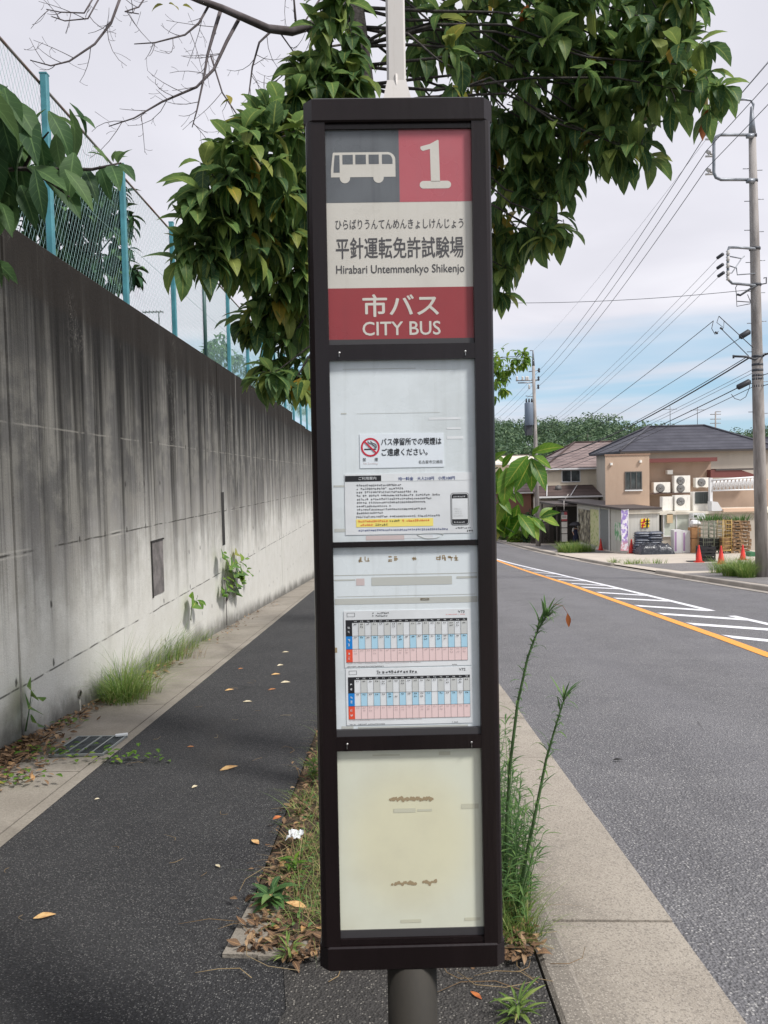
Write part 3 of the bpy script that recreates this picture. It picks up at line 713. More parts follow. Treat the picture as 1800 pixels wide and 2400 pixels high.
# cream lower panel with leftover glue
mb = SB(); mb.box(-.1563, D, .0325, .1563, .03, .4292, 0); e = D - .0005
for cx, cv, w_, h_ in ((.0055, .3180, .098, .0125), (-.0125, .132, .057, .0125), (.043, .133, .032, .0125)):
    for k in range(int(w_ / .0042)):
        u = cx - w_ / 2 + k * .0042 + rr.uniform(-.001, .001); pts = circ(u, cv + rr.uniform(-.002, .002), rr.uniform(.0022, .0046), 7)
        poly(mb, [(a, cv + (b - cv) * rr.uniform(.8, 1.5)) for a, b in pts], e - k * .00001, 1)
for u0, v0, u1, v1 in ((-.036, .288, .012, .297), (.016, .290, .048, .295), (.112, .293, .15, .304), (-.025, .045, .02, .052), (.115, .046, .15, .053), (-.08, .413, -.02, .4165), (.065, .412, .09, .420)): rect(mb, u0, v0, u1, v1, e, 2)
mb.build('cream_panel', [M_cream, M_smudge, mat('cream_residue', lin(200, 199, 178), .45)], sgn)
mb = SB(); mb.lathe((-.0005, .05, 0), [(.0555, -.64), (.0555, -.0495)], 28); mb.lathe((-.0005, .05, 0), [(.085, -.62), (.085, -.605), (.07, -.60)], 20); mb.build('stem', M_stem, sgn)
mb = SB(); mb.cbox((0, .05, 2.25), .0405, .0405, .86, 0, 0, None, .004)
q = [(-.032, .018), (.032, .018), (.032, .082), (-.032, .082)]; t_ = [(-.0205, .0295), (.0205, .0295), (.0205, .0705), (-.0205, .0705)]
mb.add([(x, y, 1.8265) for x, y in q] + [(x, y, 1.88) for x, y in t_], [(0, 1, 5, 4), (1, 2, 6, 5), (2, 3, 7, 6), (3, 0, 4, 7), (3, 2, 1, 0)])
mb.tube([(-.001, .029, 1.845), (-.001, .0288, 1.892)], .0026, 6)
mb.build('upper_pole', M_white, sgn)
# ------------------------------------------------------------------ foliage
def leaf_mat(name, stops, transl=.32, rough=.42, under=(130, 142, 96)):
    def fn(g):
        geo = g.node('ShaderNodeNewGeometry'); rnd = S(g, geo.outputs['Random Per Island'])
        c = g.ramp(rnd, stops)
        at_ = g.node('ShaderNodeAttribute'); at_.attribute_name = 'blade'; bx_, by_, bz_ = g.sep(S(g, at_.outputs['Vector']))
        vein = (bx_.step(.12, .02) * .5).max(((by_ - bx_ * .16) * 8.0).mod(1.0).step(.16, .04) * bx_.step(.0, .2) * .22) * bz_
        c = g.mix(vein, c, tuple(min(1, q * 1.8 + .02) for q in stops[-1][1][:3]) + (1,))
        c = g.mix(g.noise(g.co(), 14, 3, .6).step(.3, .7) * .35, c, tuple(q * .6 for q in stops[0][1][:3]) + (1,))
        return g.mix(S(g, geo.outputs['Backfacing']) * .18, c, lin(*under))
    return mat(name, stops[0][1], rough, 0, fn, None, .35, transl)
M_leaf = leaf_mat('tree_leaf', [(0, lin(60, 94, 60)), (.4, lin(84, 118, 68)), (.75, lin(112, 144, 78)), (.92, lin(140, 158, 80)), (1, lin(162, 168, 88))], .50, .52)
M_leafd = leaf_mat('dark_tree_leaf', [(0, lin(30, 60, 42)), (.6, lin(46, 82, 52)), (1, lin(76, 108, 60))], .12, .8)
M_bough = leaf_mat('bough_leaf', [(0, lin(52, 82, 52)), (.5, lin(72, 106, 62)), (1, lin(104, 132, 78))], .45, .6)
M_leafb = leaf_mat('bright_leaf', [(0, lin(70, 116, 38)), (.5, lin(98, 142, 46)), (.85, lin(134, 164, 60)), (1, lin(172, 168, 76))], .45, .42, (150, 170, 90))
M_leafy = leaf_mat('yellowing_leaf', [(0, lin(120, 126, 52)), (.6, lin(152, 146, 58)), (1, lin(178, 140, 56))], .45)
M_leafo = leaf_mat('rusty_leaf', [(0, lin(172, 104, 56)), (1, lin(150, 82, 44))], .3, .5, (150, 96, 60))
M_grass = leaf_mat('grass_blade', [(0, lin(84, 118, 52)), (.5, lin(118, 150, 70)), (.85, lin(154, 172, 92)), (1, lin(184, 180, 118))], .35, .5, (130, 150, 84))
M_dry = leaf_mat('dry_grass', [(0, lin(176, 158, 122)), (.6, lin(148, 122, 86)), (1, lin(120, 94, 66))], .15, .7, (160, 140, 108))
M_litter = leaf_mat('dead_leaf', [(0, lin(70, 54, 42)), (.35, lin(98, 76, 58)), (.7, lin(130, 104, 80)), (.9, lin(164, 138, 108)), (1, lin(182, 140, 92))], .1, .75, (134, 104, 78))
M_weed = leaf_mat('weed_leaf', [(0, lin(62, 96, 56)), (.5, lin(84, 122, 66)), (1, lin(120, 150, 84))], .35, .5, (120, 146, 92))
M_bark = mat('bark', lin(72, 66, 62), .9, 0, lambda g: g.mix(g.noise(g.scale(g.co(), (8, 8, 3)), 3, 6, .7).step(.35, .65), lin(84, 78, 74), lin(46, 42, 40)), lambda g: g.noise(g.scale(g.co(), (10, 10, 30)), 2, 5, .7), bstr=.8)
M_twig = mat('bare_twig', lin(92, 84, 86), .85, 0, mottled(lin(96, 88, 90), lin(66, 58, 58), 8))
M_gstem = mat('green_stem', lin(74, 102, 58), .6)

PROF = (.10, .66, 1.0, .86, .50, .02)
def leaf(mb, base, d, up, L, W, droop, mi=0, rnd=random):
    d = Vector(d).normalized(); side = d.cross(up)
    if side.length < 1e-3: side = d.cross(Vector((1, 0, 0)))
    side.normalize(); p = Vector(base); n = len(PROF); vs = []; tw = rnd.uniform(-.25, .25)
    for i, wv in enumerate(PROF):
        nm = side.cross(d).normalized(); s2 = (side + nm * tw * i / n).normalized(); h = W * .5 * wv
        vs += [p - s2 * h + nm * h * .28, p.copy(), p + s2 * h + nm * h * .28]
        p = p + d * (L / (n - 1)); ax = side
        d = (Matrix.Rotation(-droop / n, 3, ax) @ d).normalized()
    fs = []
    for i in range(n - 1):
        a = 3 * i; fs += [(a, a + 1, a + 4, a + 3), (a + 1, a + 2, a + 5, a + 4)]
    mb.lf[len(mb.v)] = n
    mb.add(vs, fs, mi, True)
def rvec(rnd):
    while True:
        v = Vector((rnd.uniform(-1, 1), rnd.uniform(-1, 1), rnd.uniform(-1, 1)))
        if .02 < v.length < 1: return v
def rosette(mb, p, axis, n, L, rnd, pick, wr=.41):
    axis = axis.normalized(); a = axis.cross(Vector((.3, .2, .9)));
    if a.length < .01: a = Vector((1, 0, 0))
    a.normalize(); b = axis.cross(a); ph = rnd.random() * 6.28
    for i in range(n):
        t = ph + i * 2.4 + rnd.uniform(-.3, .3)
        d = (a * math.cos(t) + b * math.sin(t)) * rnd.uniform(.6, 1.0) + axis * rnd.uniform(.15, .6) + Vector((0, 0, -.30))
        l = L * rnd.uniform(.55, 1.2)
        leaf(mb, p - axis * rnd.uniform(0, .05), d, Vector((0, 0, 1)), l, l * wr * rnd.uniform(.85, 1.15), rnd.uniform(.7, 1.7), pick(rnd), rnd)
def crown(mb, tw, blobs, root, L, rnd, pick, per=6, dens=1.0):
    """leaf rosettes at twig ends, through each clump's volume, with the twigs that carry them"""
    for (px, py, Y, r, cnt) in blobs:
        cnt = max(3, int(cnt * dens))
        c = atd(px, py, Y); rw = r * K * Y / FPX
        src = root(c); mid = (src + c) / 2 + Vector((0, 0, .10 * (c - src).length)) + rvec(rnd) * .12
        tw.tube([src, (src + mid) / 2 + rvec(rnd) * .07, mid, (mid + c) / 2 + rvec(rnd) * .07, c], [.010, .008, .006, .005, .003], 5)
        for k in range(cnt):
            v = rvec(rnd); v = v.normalized() * (v.length ** .55)
            p = c + Vector((v.x * rw, v.y * rw * 1.15, v.z * rw))
            q = c + (p - c) * .35 + Vector((0, 0, .03))
            if k % 2 == 0: tw.tube([q, (p + q) / 2 + Vector((0, 0, .02)), p], [.0035, .0028, .0018], 3, 0, False)
            ax = v * .8 + Vector((0, 0, -.35)) + rvec(rnd) * .35 + (c - src).normalized() * .4
            rosette(mb, p, ax, rnd.randint(per - 2, per + 1), L, rnd, pick)
rnd = random.Random(21)
# --- the street tree behind the sign
tbase = Vector((-.02, 4.3, gz(4.3, -.05)))
tree = empty('street_tree', tbase, 'broadleaf street tree with drooping dark green leaves and bare twigs, behind the sign', 'tree', 'street trees')
TP = [tbase, Vector((-.03, 4.3, .6)), Vector((-.05, 4.28, 1.8)), Vector((-.075, 4.25, 2.9)), Vector((-.10, 4.22, 3.6)), Vector((-.16, 4.2, 4.2)), Vector((-.20, 4.22, 5.0)), Vector((-.1, 4.3, 6.0))]
mb = MB(); mb.tube(TP, [.10, .082, .074, .068, .062, .055, .045, .03], 12); mb.build('trunk', M_bark, tree)
def nearest_trunk(c):
    best = min((TP[i] + (TP[i + 1] - TP[i]) * t / 6 for i in range(2, len(TP) - 1) for t in range(6)), key=lambda q: (q - c).length + abs(q.z - c.z - .35) * .6)
    return best
pick = lambda r: 0 if r.random() < .965 else (1 if r.random() < .97 else 2)
LB = [(600, 300, 3.7, 70, 26), (640, 250, 3.9, 50, 14), (540, 350, 3.6, 80, 34), (480, 425, 3.55, 78, 34), (455, 505, 3.6, 65, 26), (415, 560, 3.55, 42, 13), (560, 450, 3.8, 95, 46), (610, 380, 4.0, 85, 34), (530, 530, 3.75, 62, 26), (620, 520, 4.1, 80, 40), (600, 610, 4.2, 62, 30), (655, 600, 4.2, 60, 24), (565, 690, 4.2, 44, 18), (620, 700, 4.3, 55, 22), (590, 765, 4.2, 40, 14), (640, 790, 4.3, 30, 8), (580, 815, 4.1, 30, 9), (655, 835, 4.2, 24, 6), (610, 830, 4.2, 24, 6),
      (700, 640, 4.5, 90, 24), (720, 450, 4.6, 110, 24), (690, 330, 4.2, 80, 20), (690, 180, 3.9, 42, 14), (720, 90, 3.9, 52, 20), (660, 210, 3.9, 34, 10), (765, 165, 4.0, 45, 16), (740, 40, 3.9, 50, 14), (670, 140, 3.9, 36, 8)]
RB = [(960, 110, 4.3, 70, 18), (900, 60, 4.5, 70, 16), (1010, 50, 4.4, 80, 24), (985, 150, 3.8, 45, 9), (1090, 60, 4.5, 95, 40), (1180, 40, 4.3, 95, 44), (1270, 30, 4.2, 85, 36), (1360, 30, 4.1, 80, 32), (1430, 50, 4.0, 70, 26), (1490, 0, 3.9, 34, 8), (1480, 140, 3.9, 55, 18), (1535, 205, 3.8, 36, 9), (1440, 190, 4.0, 60, 20), (1390, 130, 4.2, 80, 34), (1330, 190, 4.1, 65, 24), (1300, 130, 4.4, 95, 44), (1230, 180, 4.2, 105, 52), (1140, 170, 4.4, 110, 52), (1080, 230, 4.5, 100, 40), (1290, 270, 4.2, 72, 30), (1340, 310, 4.1, 56, 20), (1385, 335, 4.0, 28, 6), (1230, 310, 4.3, 72, 32), (1150, 300, 4.5, 100, 50), (1090, 370, 4.6, 95, 44), (1150, 400, 4.5, 68, 30), (1190, 440, 4.4, 45, 14), (1215, 478, 4.3, 30, 7), (1150, 490, 4.5, 42, 12), (1190, 520, 4.3, 32, 8), (1090, 480, 4.7, 68, 26), (1075, 560, 4.8, 38, 10), (1095, 580, 4.7, 26, 5), (1070, 640, 4.8, 26, 5), (1000, 300, 4.9, 110, 30), (980, 480, 4.9, 90, 20)]
UB = [(820, -120, 4.4, 150, 30), (1050, -150, 4.3, 170, 40), (1280, -140, 4.1, 150, 36), (640, -220, 4.3, 120, 16), (950, -380, 4.3, 200, 40), (1180, -400, 4.3, 180, 36)]
cr = MB(); tw = MB(); crown(cr, tw, LB, nearest_trunk, .168, rnd, pick, 6, .70); crown(cr, tw, RB + UB, nearest_trunk, .168, rnd, pick, 6, .50)
for px, py, Y in ((1190, 505, 4.25),):
    leaf(cr, atd(px, py, Y), Vector((0, -.2, -1)), Vector((1, 0, 0)), .085, .04, .3, 2)
cr.build('crown', [M_leaf, M_leafy, M_leafo], tree); tw.build('twigs', M_bark, tree)
# dead limb with bare hanging twigs
dl = MB()
def pxline(pts, Y0, Y1): n = len(pts) - 1; return [atd(x, y, Y0 + (Y1 - Y0) * i / n) for i, (x, y) in enumerate(pts)]
def spray(path, r0, r1, depth, rr, dens=1.0):
    n = len(path); dl.tube(path, [r0 + (r1 - r0) * i / (n - 1) for i in range(n)], 5 if depth else 6)
    if depth <= 0: return
    tot = sum((b - a).length for a, b in zip(path, path[1:])); k = int(tot * (15 if depth > 1 else 22) * dens)
    for i in range(k):
        t = rr.uniform(.12, 1.0) * (n - 1); j = min(int(t), n - 2); p = path[j] + (path[j + 1] - path[j]) * (t - j)
        dr = (path[j + 1] - path[j]).normalized(); v = rvec(rr).normalized(); v = (v - dr * v.dot(dr) * .6).normalized()
        d = (dr * rr.uniform(.2, .8) + v * .8 + Vector((0, 0, -.25))).normalized(); L = rr.uniform(.05, .26) if depth > 1 else rr.uniform(.02, .09)
        q = [p]; s_ = rr.choice((-1, 1)) * rr.uniform(.1, .5); ax = rvec(rr).normalized()
        for m_ in range(4):
            q.append(q[-1] + d * L / 4); d = (Matrix.Rotation(s_ * .6, 3, ax) @ d + Vector((0, 0, .10))).normalized()
        spray(q, r1 * (.8 if depth > 1 else .7), .0009, depth - 1, rr, dens * .8)
rr = random.Random(4)
spray([Vector((-.16, 4.2, 4.2))] + pxline([(735, 20), (680, 52), (630, 68), (580, 62), (530, 40), (480, 18), (430, 0), (370, -25), (300, -60)], 4.15, 3.6), .026, .012, 0, rr)
for pts, Y0, Y1, r0 in (([(478, 18), (462, 70), (448, 120), (440, 170), (425, 240), (415, 275)], 3.85, 3.7, .0075), ([(520, 35), (490, 90), (462, 150), (425, 188), (350, 220), (290, 255), (235, 273)], 3.9, 3.6, .0075),
                        ([(592, 62), (560, 92), (545, 145), (538, 200), (528, 275)], 4.0, 3.95, .005), ([(262, -10), (240, 50), (205, 95), (150, 132), (110, 142), (65, 130)], 3.6, 3.4, .005), ([(205, -10), (182, 28), (130, 26), (100, 20)], 3.6, 3.5, .003), ([(215, -5), (190, 40), (140, 45), (110, 35)], 3.5, 3.4, .0028),
                        ([(455, 5), (430, 50), (400, 75), (335, 92), (290, 95)], 3.8, 3.6, .005), ([(690, 0), (655, 52), (690, 110), (685, 170), (640, 250)], 4.1, 4.0, .004), ([(600, 64), (640, 120), (625, 150), (585, 185)], 4.0, 3.9, .003), ([(640, 68), (635, 0), (610, -30)], 4.05, 4.0, .006), ([(455, 120), (480, 200), (520, 260), (560, 275), (640, 225)], 3.85, 3.9, .0035), ([(330, -30), (300, 15), (270, 25), (300, 30)], 3.6, 3.5, .003)):
    spray(pxline(pts, Y0, Y1), r0 * 1.35, .0022, 2, rr)
dl.build('dead_limb', M_twig, tree)
mb = MB()
for px, py, a in ((365, 8, .6), (352, 10, -.5), (395, 12, .8), (490, 205, .2), (500, 215, -.6), (520, 205, .9)):
    leaf(mb, atd(px, py, 3.7), Vector((a, -.3, -.3)), Vector((0, 0, 1)), .075, .034, .8, 0, rr)
mb.build('last_leaves', [M_leafy], tree)

# --- a second street tree behind the viewer, one bough of it hangs into the view
tb2 = Vector((-.10, -2.3, gz(-2.3, -.05)))
tree2 = empty('street_tree', tb2, 'street tree whose leafy bough hangs in front of the fence, near the top left', 'tree', 'street trees')
T2 = [tb2, Vector((-.12, -2.3, 1.4)), Vector((-.18, -2.25, 2.6)), Vector((-.22, -2.2, 4.0)), Vector((-.2, -2.2, 5.4))]
mb = MB(); mb.tube(T2, [.1, .085, .075, .055, .03], 12); mb.build('trunk', M_bark, tree2)
BG = [Vector((-.18, -2.25, 2.6)), Vector((-.8, -1.2, 2.95)), Vector((-1.35, .2, 2.8)), Vector((-1.45, 1.3, 2.55)), atd(-60, 385, 2.1), atd(30, 365, 2.1), atd(120, 366, 2.05), atd(200, 366, 2.0), atd(262, 352, 2.0)]
mb = MB(); mb.tube(BG, [.04, .03, .022, .014, .008, .006, .005, .004, .002], 7)
mb.tube([atd(50, 366, 2.1), atd(75, 320, 2.08), atd(105, 285, 2.05)], [.005, .004, .002], 5); mb.tube([atd(60, 368, 2.1), atd(110, 395, 2.05), atd(150, 425, 2.0)], [.004, .003, .002], 5); mb.build('bough', M_bark, tree2)
cr = MB(); tw = MB(); rr = random.Random(8); pk = lambda r: 0
def bigleaf(px, py, qx, qy, Y, W=.42, dr=.5):
    a = atd(px, py, Y); b = atd(qx, qy, Y - rr.uniform(-.08, .08)); d = b - a
    leaf(cr, a, (Matrix.Rotation(0, 3, 'X') @ d) + Vector((0, 0, d.length * .22)), Vector((0, -.5, .8)) if abs(d.z) < d.length * .9 else Vector((.3, -.9, 0)), d.length * 1.06, d.length * W, dr, 0, rr)
for q in ((10, 190, 30, 290), (25, 215, 75, 300), (-5, 180, 10, 250), (0, 240, 25, 360), (50, 240, 70, 340), (100, 235, 55, 290), (105, 240, 150, 330), (110, 250, 165, 275), (150, 222, 198, 292), (150, 235, 178, 350), (160, 250, 205, 270), (120, 290, 128, 370), (85, 290, 100, 400), (60, 300, 20, 400), (40, 330, 60, 470), (30, 340, 15, 480), (0, 330, 12, 470), (-10, 300, -5, 420), (75, 365, 90, 470), (100, 366, 160, 450), (140, 366, 195, 445), (60, 360, 130, 410), (180, 362, 205, 425), (215, 358, 235, 430), (190, 330, 240, 345), (200, 315, 232, 350), (250, 352, 285, 365), (255, 350, 280, 322), (250, 348, 275, 335), (258, 355, 287, 385), (245, 350, 243, 322), (255, 352, 262, 320), (240, 358, 252, 400), (230, 360, 205, 400), (20, 400, 20, 520), (0, 400, -10, 520), (45, 400, 70, 480), (150, 400, 190, 440), (-20, 560, 28, 610), (5, 590, 20, 605), (110, 330, 150, 400), (160, 330, 150, 420), (65, 400, 40, 470), (5, 440, 18, 500)):
    bigleaf(*q, 2.05 + rr.uniform(-.12, .12), rr.uniform(.35, .46), rr.uniform(.6, 1.2))
tb_ = MB(); crown(cr, tb_, [(-60, 300, 2.1, 90, 10), (-120, 420, 2.0, 90, 10), (-150, 250, 1.7, 120, 10)], lambda c: BG[4], .14, rr, pk)
for c in (Vector((-.9, -.9, 3.2)), Vector((-.3, -2.2, 4.4)), Vector((.5, -2.6, 4.0)), Vector((-.9, -2.7, 3.8)), Vector((.1, -1.4, 4.6)), Vector((-.2, -2.3, 5.3)), Vector((.7, -1.6, 4.2))):
    tw.tube([T2[3], (T2[3] + c) / 2, c], [.02, .014, .006], 5)
    for k in range(26):
        v = rvec(rr); rosette(cr, c + v * .75, v + Vector((0, 0, -.3)), 5, .15, rr, pk)
cr.build('crown', [M_bough], tree2); tw.build('twigs', M_bark, tree2); tb_.build('bough_twigs', M_bark, tree2)

# --- plants behind the fence
def bush(name, label, cat, base, blobs, L, m, per=6, wr=.45, trunk=.05, group=None):
    rr = random.Random(hash(label) % 1000 if False else len(label) * 13 + int(base.y))
    t = empty(name, base, label, cat, group); cr = MB(); tw = MB(); blobs = [(a, b, c, d, int(e * 1.35)) for a, b, c, d, e in blobs] if name == 'fence_tree' else blobs
    top = base + Vector((0, 0, (.88 if name == 'young_tree' else .5) * max(atd(b[0], b[1], b[2]).z - base.z for b in blobs)))
    tw.tube([base, top], [trunk, trunk * .6], 7)
    crown(cr, tw, blobs, lambda c: top, L, rr, lambda r: 0, per)
    cr.build('crown', m, t); tw.build('trunk', M_bark, t); return t
b0 = atd(215, 560, 9.0); b0.z = 3.36
bush('fence_tree', 'dark green leafy tree seen through the fence wire on top of the wall', 'tree', b0, [(40, 430, 9, 60, 26), (-20, 400, 9, 60, 18), (110, 440, 9.2, 66, 30), (170, 445, 9, 62, 28), (230, 430, 9, 50, 24), (265, 470, 9, 28, 9), (250, 520, 9, 30, 10), (150, 530, 9.3, 55, 20), (110, 520, 9.3, 50, 18), (180, 580, 9.2, 42, 18), (240, 590, 9, 38, 16), (275, 585, 9, 26, 8), (60, 500, 9.3, 50, 18)], .20, M_leafd, 6, .52)
b0 = atd(480, 790, 23); b0.z = 3.3
bush('bamboo_clump', 'feathery light green bamboo rising behind the fence', 'bamboo', b0, [(470, 765, 23, 26, 30), (495, 770, 23, 22, 24), (455, 755, 22, 16, 14), (480, 735, 23, 14, 10)], .22, M_weed, 6, .16, .03)
b0 = atd(520, 800, 27); b0.z = 3.2
bush('round_shrub', 'small bluish green shrub behind the fence next to the bamboo', 'shrub', b0, [(520, 790, 27, 22, 30), (515, 775, 27, 12, 10), (535, 800, 27, 20, 20)], .16, M_leafd, 6, .4, .03)
b0 = atd(610, 860, 34); b0.z = 3.1
bush('fence_thicket', 'pale green thicket behind the far end of the fence', 'thicket', b0, [(560, 825, 30, 20, 24), (590, 835, 32, 18, 24), (620, 850, 34, 24, 30), (650, 868, 36, 24, 30), (640, 845, 36, 16, 16)], .24, M_weed, 6, .25, .03)

# --- trees and shoots seen right of the sign
b0 = Vector((.0, 12.2, gz(12.2, -.05)))
bush('young_tree', 'slim young street tree with yellow green leaves at the right edge of the sign', 'tree', b0, [(1030, 790, 12.2, 70, 40), (1085, 790, 12, 26, 22), (1120, 775, 12, 22, 16), (1138, 768, 12, 12, 6), (1080, 830, 12, 22, 14), (1000, 870, 12.3, 60, 24), (1060, 850, 12.2, 24, 8), (970, 800, 12.4, 70, 24), (920, 840, 12.2, 70, 24)], .13, M_leafb, 5, .34, .05, 'street trees')
sap = empty('sapling', Vector((.08, 4.9, gz(4.9, -.02))), 'bright green sapling with large glossy leaves leaning out beside the sign', 'sapling')
cr = MB(); tw = MB(); rr = random.Random(31)
s0 = Vector((.08, 4.9, gz(4.9, -.02)))
for path in ([(960, 1150), (1040, 1060), (1110, 1020), (1145, 985)], [(960, 1200), (1050, 1090), (1120, 1110), (1165, 1120)], [(940, 1200), (1030, 1030), (1075, 1010)], [(980, 1230), (1060, 1120), (1110, 1150)]):
    tw.tube([s0 + Vector((0, 0, .02))] + pxline(path, 4.8, 4.5), [.012, .008, .006, .004, .002][:len(path) + 1], 6)
def sl(px, py, qx, qy, Y=4.5, W=.46, dr=.5):
    a = atd(px, py, Y); b = atd(qx, qy, Y + rr.uniform(-.1, .1)); d = b - a
    leaf(cr, a, d + Vector((0, 0, d.length * .2)), Vector((0, -.75, .65)), d.length * 1.08, d.length * W, dr, 0, rr)
for q in ((1150, 978, 1212, 972), (1150, 985, 1165, 965), (1140, 985, 1100, 1050), (1150, 990, 1120, 1060), (1148, 990, 1175, 1055), (1150, 985, 1190, 1015), (1145, 995, 1150, 1060), (1090, 1000, 1070, 985), (1085, 1010, 1105, 985), (1080, 1010, 1075, 1075), (1095, 1010, 1090, 1090), (1075, 1040, 1110, 1085), (1075, 1070, 1100, 1110), (1110, 1060, 1130, 1095), (1120, 1090, 1110, 1140), (1085, 1080, 1070, 1140), (1090, 1090, 1100, 1150), (1120, 1110, 1150, 1160), (1130, 1110, 1100, 1165), (1150, 1118, 1175, 1150), (1165, 1118, 1208, 1140), (1165, 1115, 1195, 1100), (1168, 1118, 1205, 1112), (1150, 1112, 1165, 1095), (1060, 1090, 1085, 1160), (1070, 1110, 1080, 1175), (1100, 1115, 1085, 1170), (1050, 1010, 1070, 1060), (1060, 1050, 1085, 1040), (1125, 1115, 1140, 1165), (1140, 1115, 1160, 1165), (1090, 1040, 1120, 1050), (1060, 1000, 1090, 980), (1050, 1130, 1090, 1130), (1070, 1140, 1100, 1160)):
    sl(*q)
crown(cr, tw, [(990, 1080, 4.7, 70, 10), (930, 1120, 4.8, 70, 8)], lambda c: s0 + Vector((0, 0, .4)), .16, rr, lambda r: 0)
cr.build('leaves', [M_leafb], sap); tw.build('stem', M_gstem, sap)

# ------------------------------------------------------------------ grass and weeds
def blade(mb, p, ang, h, lean, wd, mi=0, rr=random):
    d = Vector((math.cos(ang), math.sin(ang), 0)); s_ = Vector((-d.y, d.x, 0)); vs = []; n = 5
    for i in range(n):
        t = i / (n - 1); q = p + d * lean * h * t ** 1.8 + Vector((0, 0, h * (t - .35 * lean * t * t))); wv = wd * (1 - t * .96) * .5
        vs += [q - s_ * wv, q + s_ * wv]
    mb.add(vs, [(2 * i, 2 * i + 1, 2 * i + 3, 2 * i + 2) for i in range(n - 1)], mi, True)
def tuft(mb, x, y, r, n, h, rr, mi=0, off=0.0, wd=.006, lean=(.3, 1.1)):
    for k in range(n):
        a = rr.uniform(0, 6.28); q = r * rr.random() ** .7; px, py = x + q * math.cos(a), y + q * math.sin(a)
        blade(mb, Vector((px, py, gz(py, off - .01))), a + rr.uniform(-.8, .8), h * rr.uniform(.5, 1.15), rr.uniform(*lean), wd * rr.uniform(.7, 1.3), mi, rr)
def clump(name, label, parts, mats, cat='grass', group=None):
    x, y = parts[0][0], parts[0][1]; rr = random.Random(len(label)); mb = MB()
    for q in parts: tuft(mb, *q[:5], rr, *(q[5:]))
    o = mb.build(name, mats); ctr = Vector((x, y, gz(y)))
    o.data.transform(Matrix.Translation(-ctr)); o.location = ctr
    return tag(o, label, cat, group)
g1 = onG(295, 1640); g2 = onG(345, 1600); g3 = onG(410, 1540); g4 = onG(460, 1510)
clump('grass_clump', 'thick green grass clump with arching blades at the foot of the wall, nearer of two', [(g1.x - .05, g1.y, .18, 330, .60, 0, 0, .006, (.5, 1.7)), (g1.x - .12, g1.y + .25, .15, 90, .68, 0, 0, .005, (.2, .9)), (g1.x + .03, g1.y + .3, .2, 200, .42, 0, 0, .006, (.6, 1.8)), (g1.x + .04, g1.y - .10, .18, 170, .30, 0, 0, .006, (.7, 1.8)), (g1.x, g1.y, .2, 50, .2, 1)], [M_grass, M_dry], 'grass', 'grass clumps at the wall')
clump('grass_clump', 'lower spreading grass clump at the foot of the wall, just beyond the thick one', [(g3.x - .08, g3.y - .9, .26, 250, .58, 0, 0, .006, (.5, 1.7)), (g3.x - .08, g3.y - .1, .3, 280, .56, 0, 0, .007, (.4, 1.7)), (g3.x - .12, g3.y + .7, .24, 200, .36), (g4.x - .08, g4.y + .4, .2, 130, .24), (g3.x, g3.y, .4, 110, .25, 1)], [M_grass, M_dry], 'grass', 'grass clumps at the wall')
# green cover of the planting strip
mb = MB(); rr = random.Random(12)
for k in range(760):
    y = 2.80 + 6.0 * rr.random() ** 1.5; x = -.25 + rr.uniform(-.30, .30) + (.06 if y < 3.5 else 0)
    if x < -.46 and rr.random() < .45: continue
    tuft(mb, x, y, .06, 9, rr.uniform(.06, .19), rr, 0 if rr.random() < .72 else 1, 0, .0045, (.4, 1.6))
for k in range(230):
    y = 2.74 + 3.2 * rr.random() ** 1.3; tuft(mb, rr.uniform(.20, .47), y, .06, 10, rr.uniform(.07, .20), rr, 0 if rr.random() < .7 else 1, 0, .0045, (.4, 1.3))
for k in range(90): tuft(mb, rr.uniform(.30, .50), rr.uniform(2.68, 3.15), .05, 9, rr.uniform(.10, .24), rr, 0, 0, .005, (.3, 1.2))
for k in range(70):
    y = rr.uniform(8, 30); tuft(mb, rr.uniform(-.5, .45), y, .14, 12, rr.uniform(.1, .3), rr, 0, 0, .009, (.4, 1.3))
tag(mb.build('grass', [M_grass, M_dry]), kind='stuff')
mb = MB(); rr = random.Random(13)
for k in range(900):                                   # low creeping leaves among the grass
    y = 2.8 + 6 * rr.random() ** 1.4; x = rr.uniform(-.48, .46)
    a = rr.uniform(0, 6.28); leaf(mb, (x, y, gz(y, rr.uniform(.01, .07))), Vector((math.cos(a), math.sin(a), .4)), Vector((0, 0, 1)), rr.uniform(.02, .045), .014, .9, 0, rr)
tag(mb.build('ground_cover_leaves', [M_weed]), kind='stuff')
# dead leaf litter
def lit(mb, x, y, rr, L, off=.006):
    a = rr.uniform(0, 6.28); leaf(mb, (x, y, gz(y, off + rr.random() * .025)), Vector((math.cos(a), math.sin(a), rr.uniform(-.1, .5))), Vector((rr.uniform(-.4, .4), rr.uniform(-.4, .4), 1)), L, L * rr.uniform(.3, .55), rr.uniform(-.8, 1.6), 0, rr)
mb = MB(); rr = random.Random(14)
for k in range(700):
    y = 2.68 + 4.2 * rr.random() ** 1.6; x = -.56 + abs(rr.gauss(0, .11)) - (.04 if rr.random() < .3 else 0); lit(mb, x, y, rr, rr.uniform(.018, .06))
for k in range(520): lit(mb, rr.uniform(-.42, .5), 2.585 + abs(rr.gauss(0, .13)), rr, rr.uniform(.02, .06), .015)
for k in range(160): lit(mb, rr.uniform(.15, .50), 2.7 + 1.5 * rr.random() ** 2, rr, rr.uniform(.03, .07))
for k in range(90): lit(mb, rr.gauss(-.55, .05), 2.8 + 2.2 * rr.random(), rr, rr.uniform(.02, .05), .008)
tag(mb.build('leaf_litter', [M_litter]), kind='stuff')
mb = MB(); rr = random.Random(15)
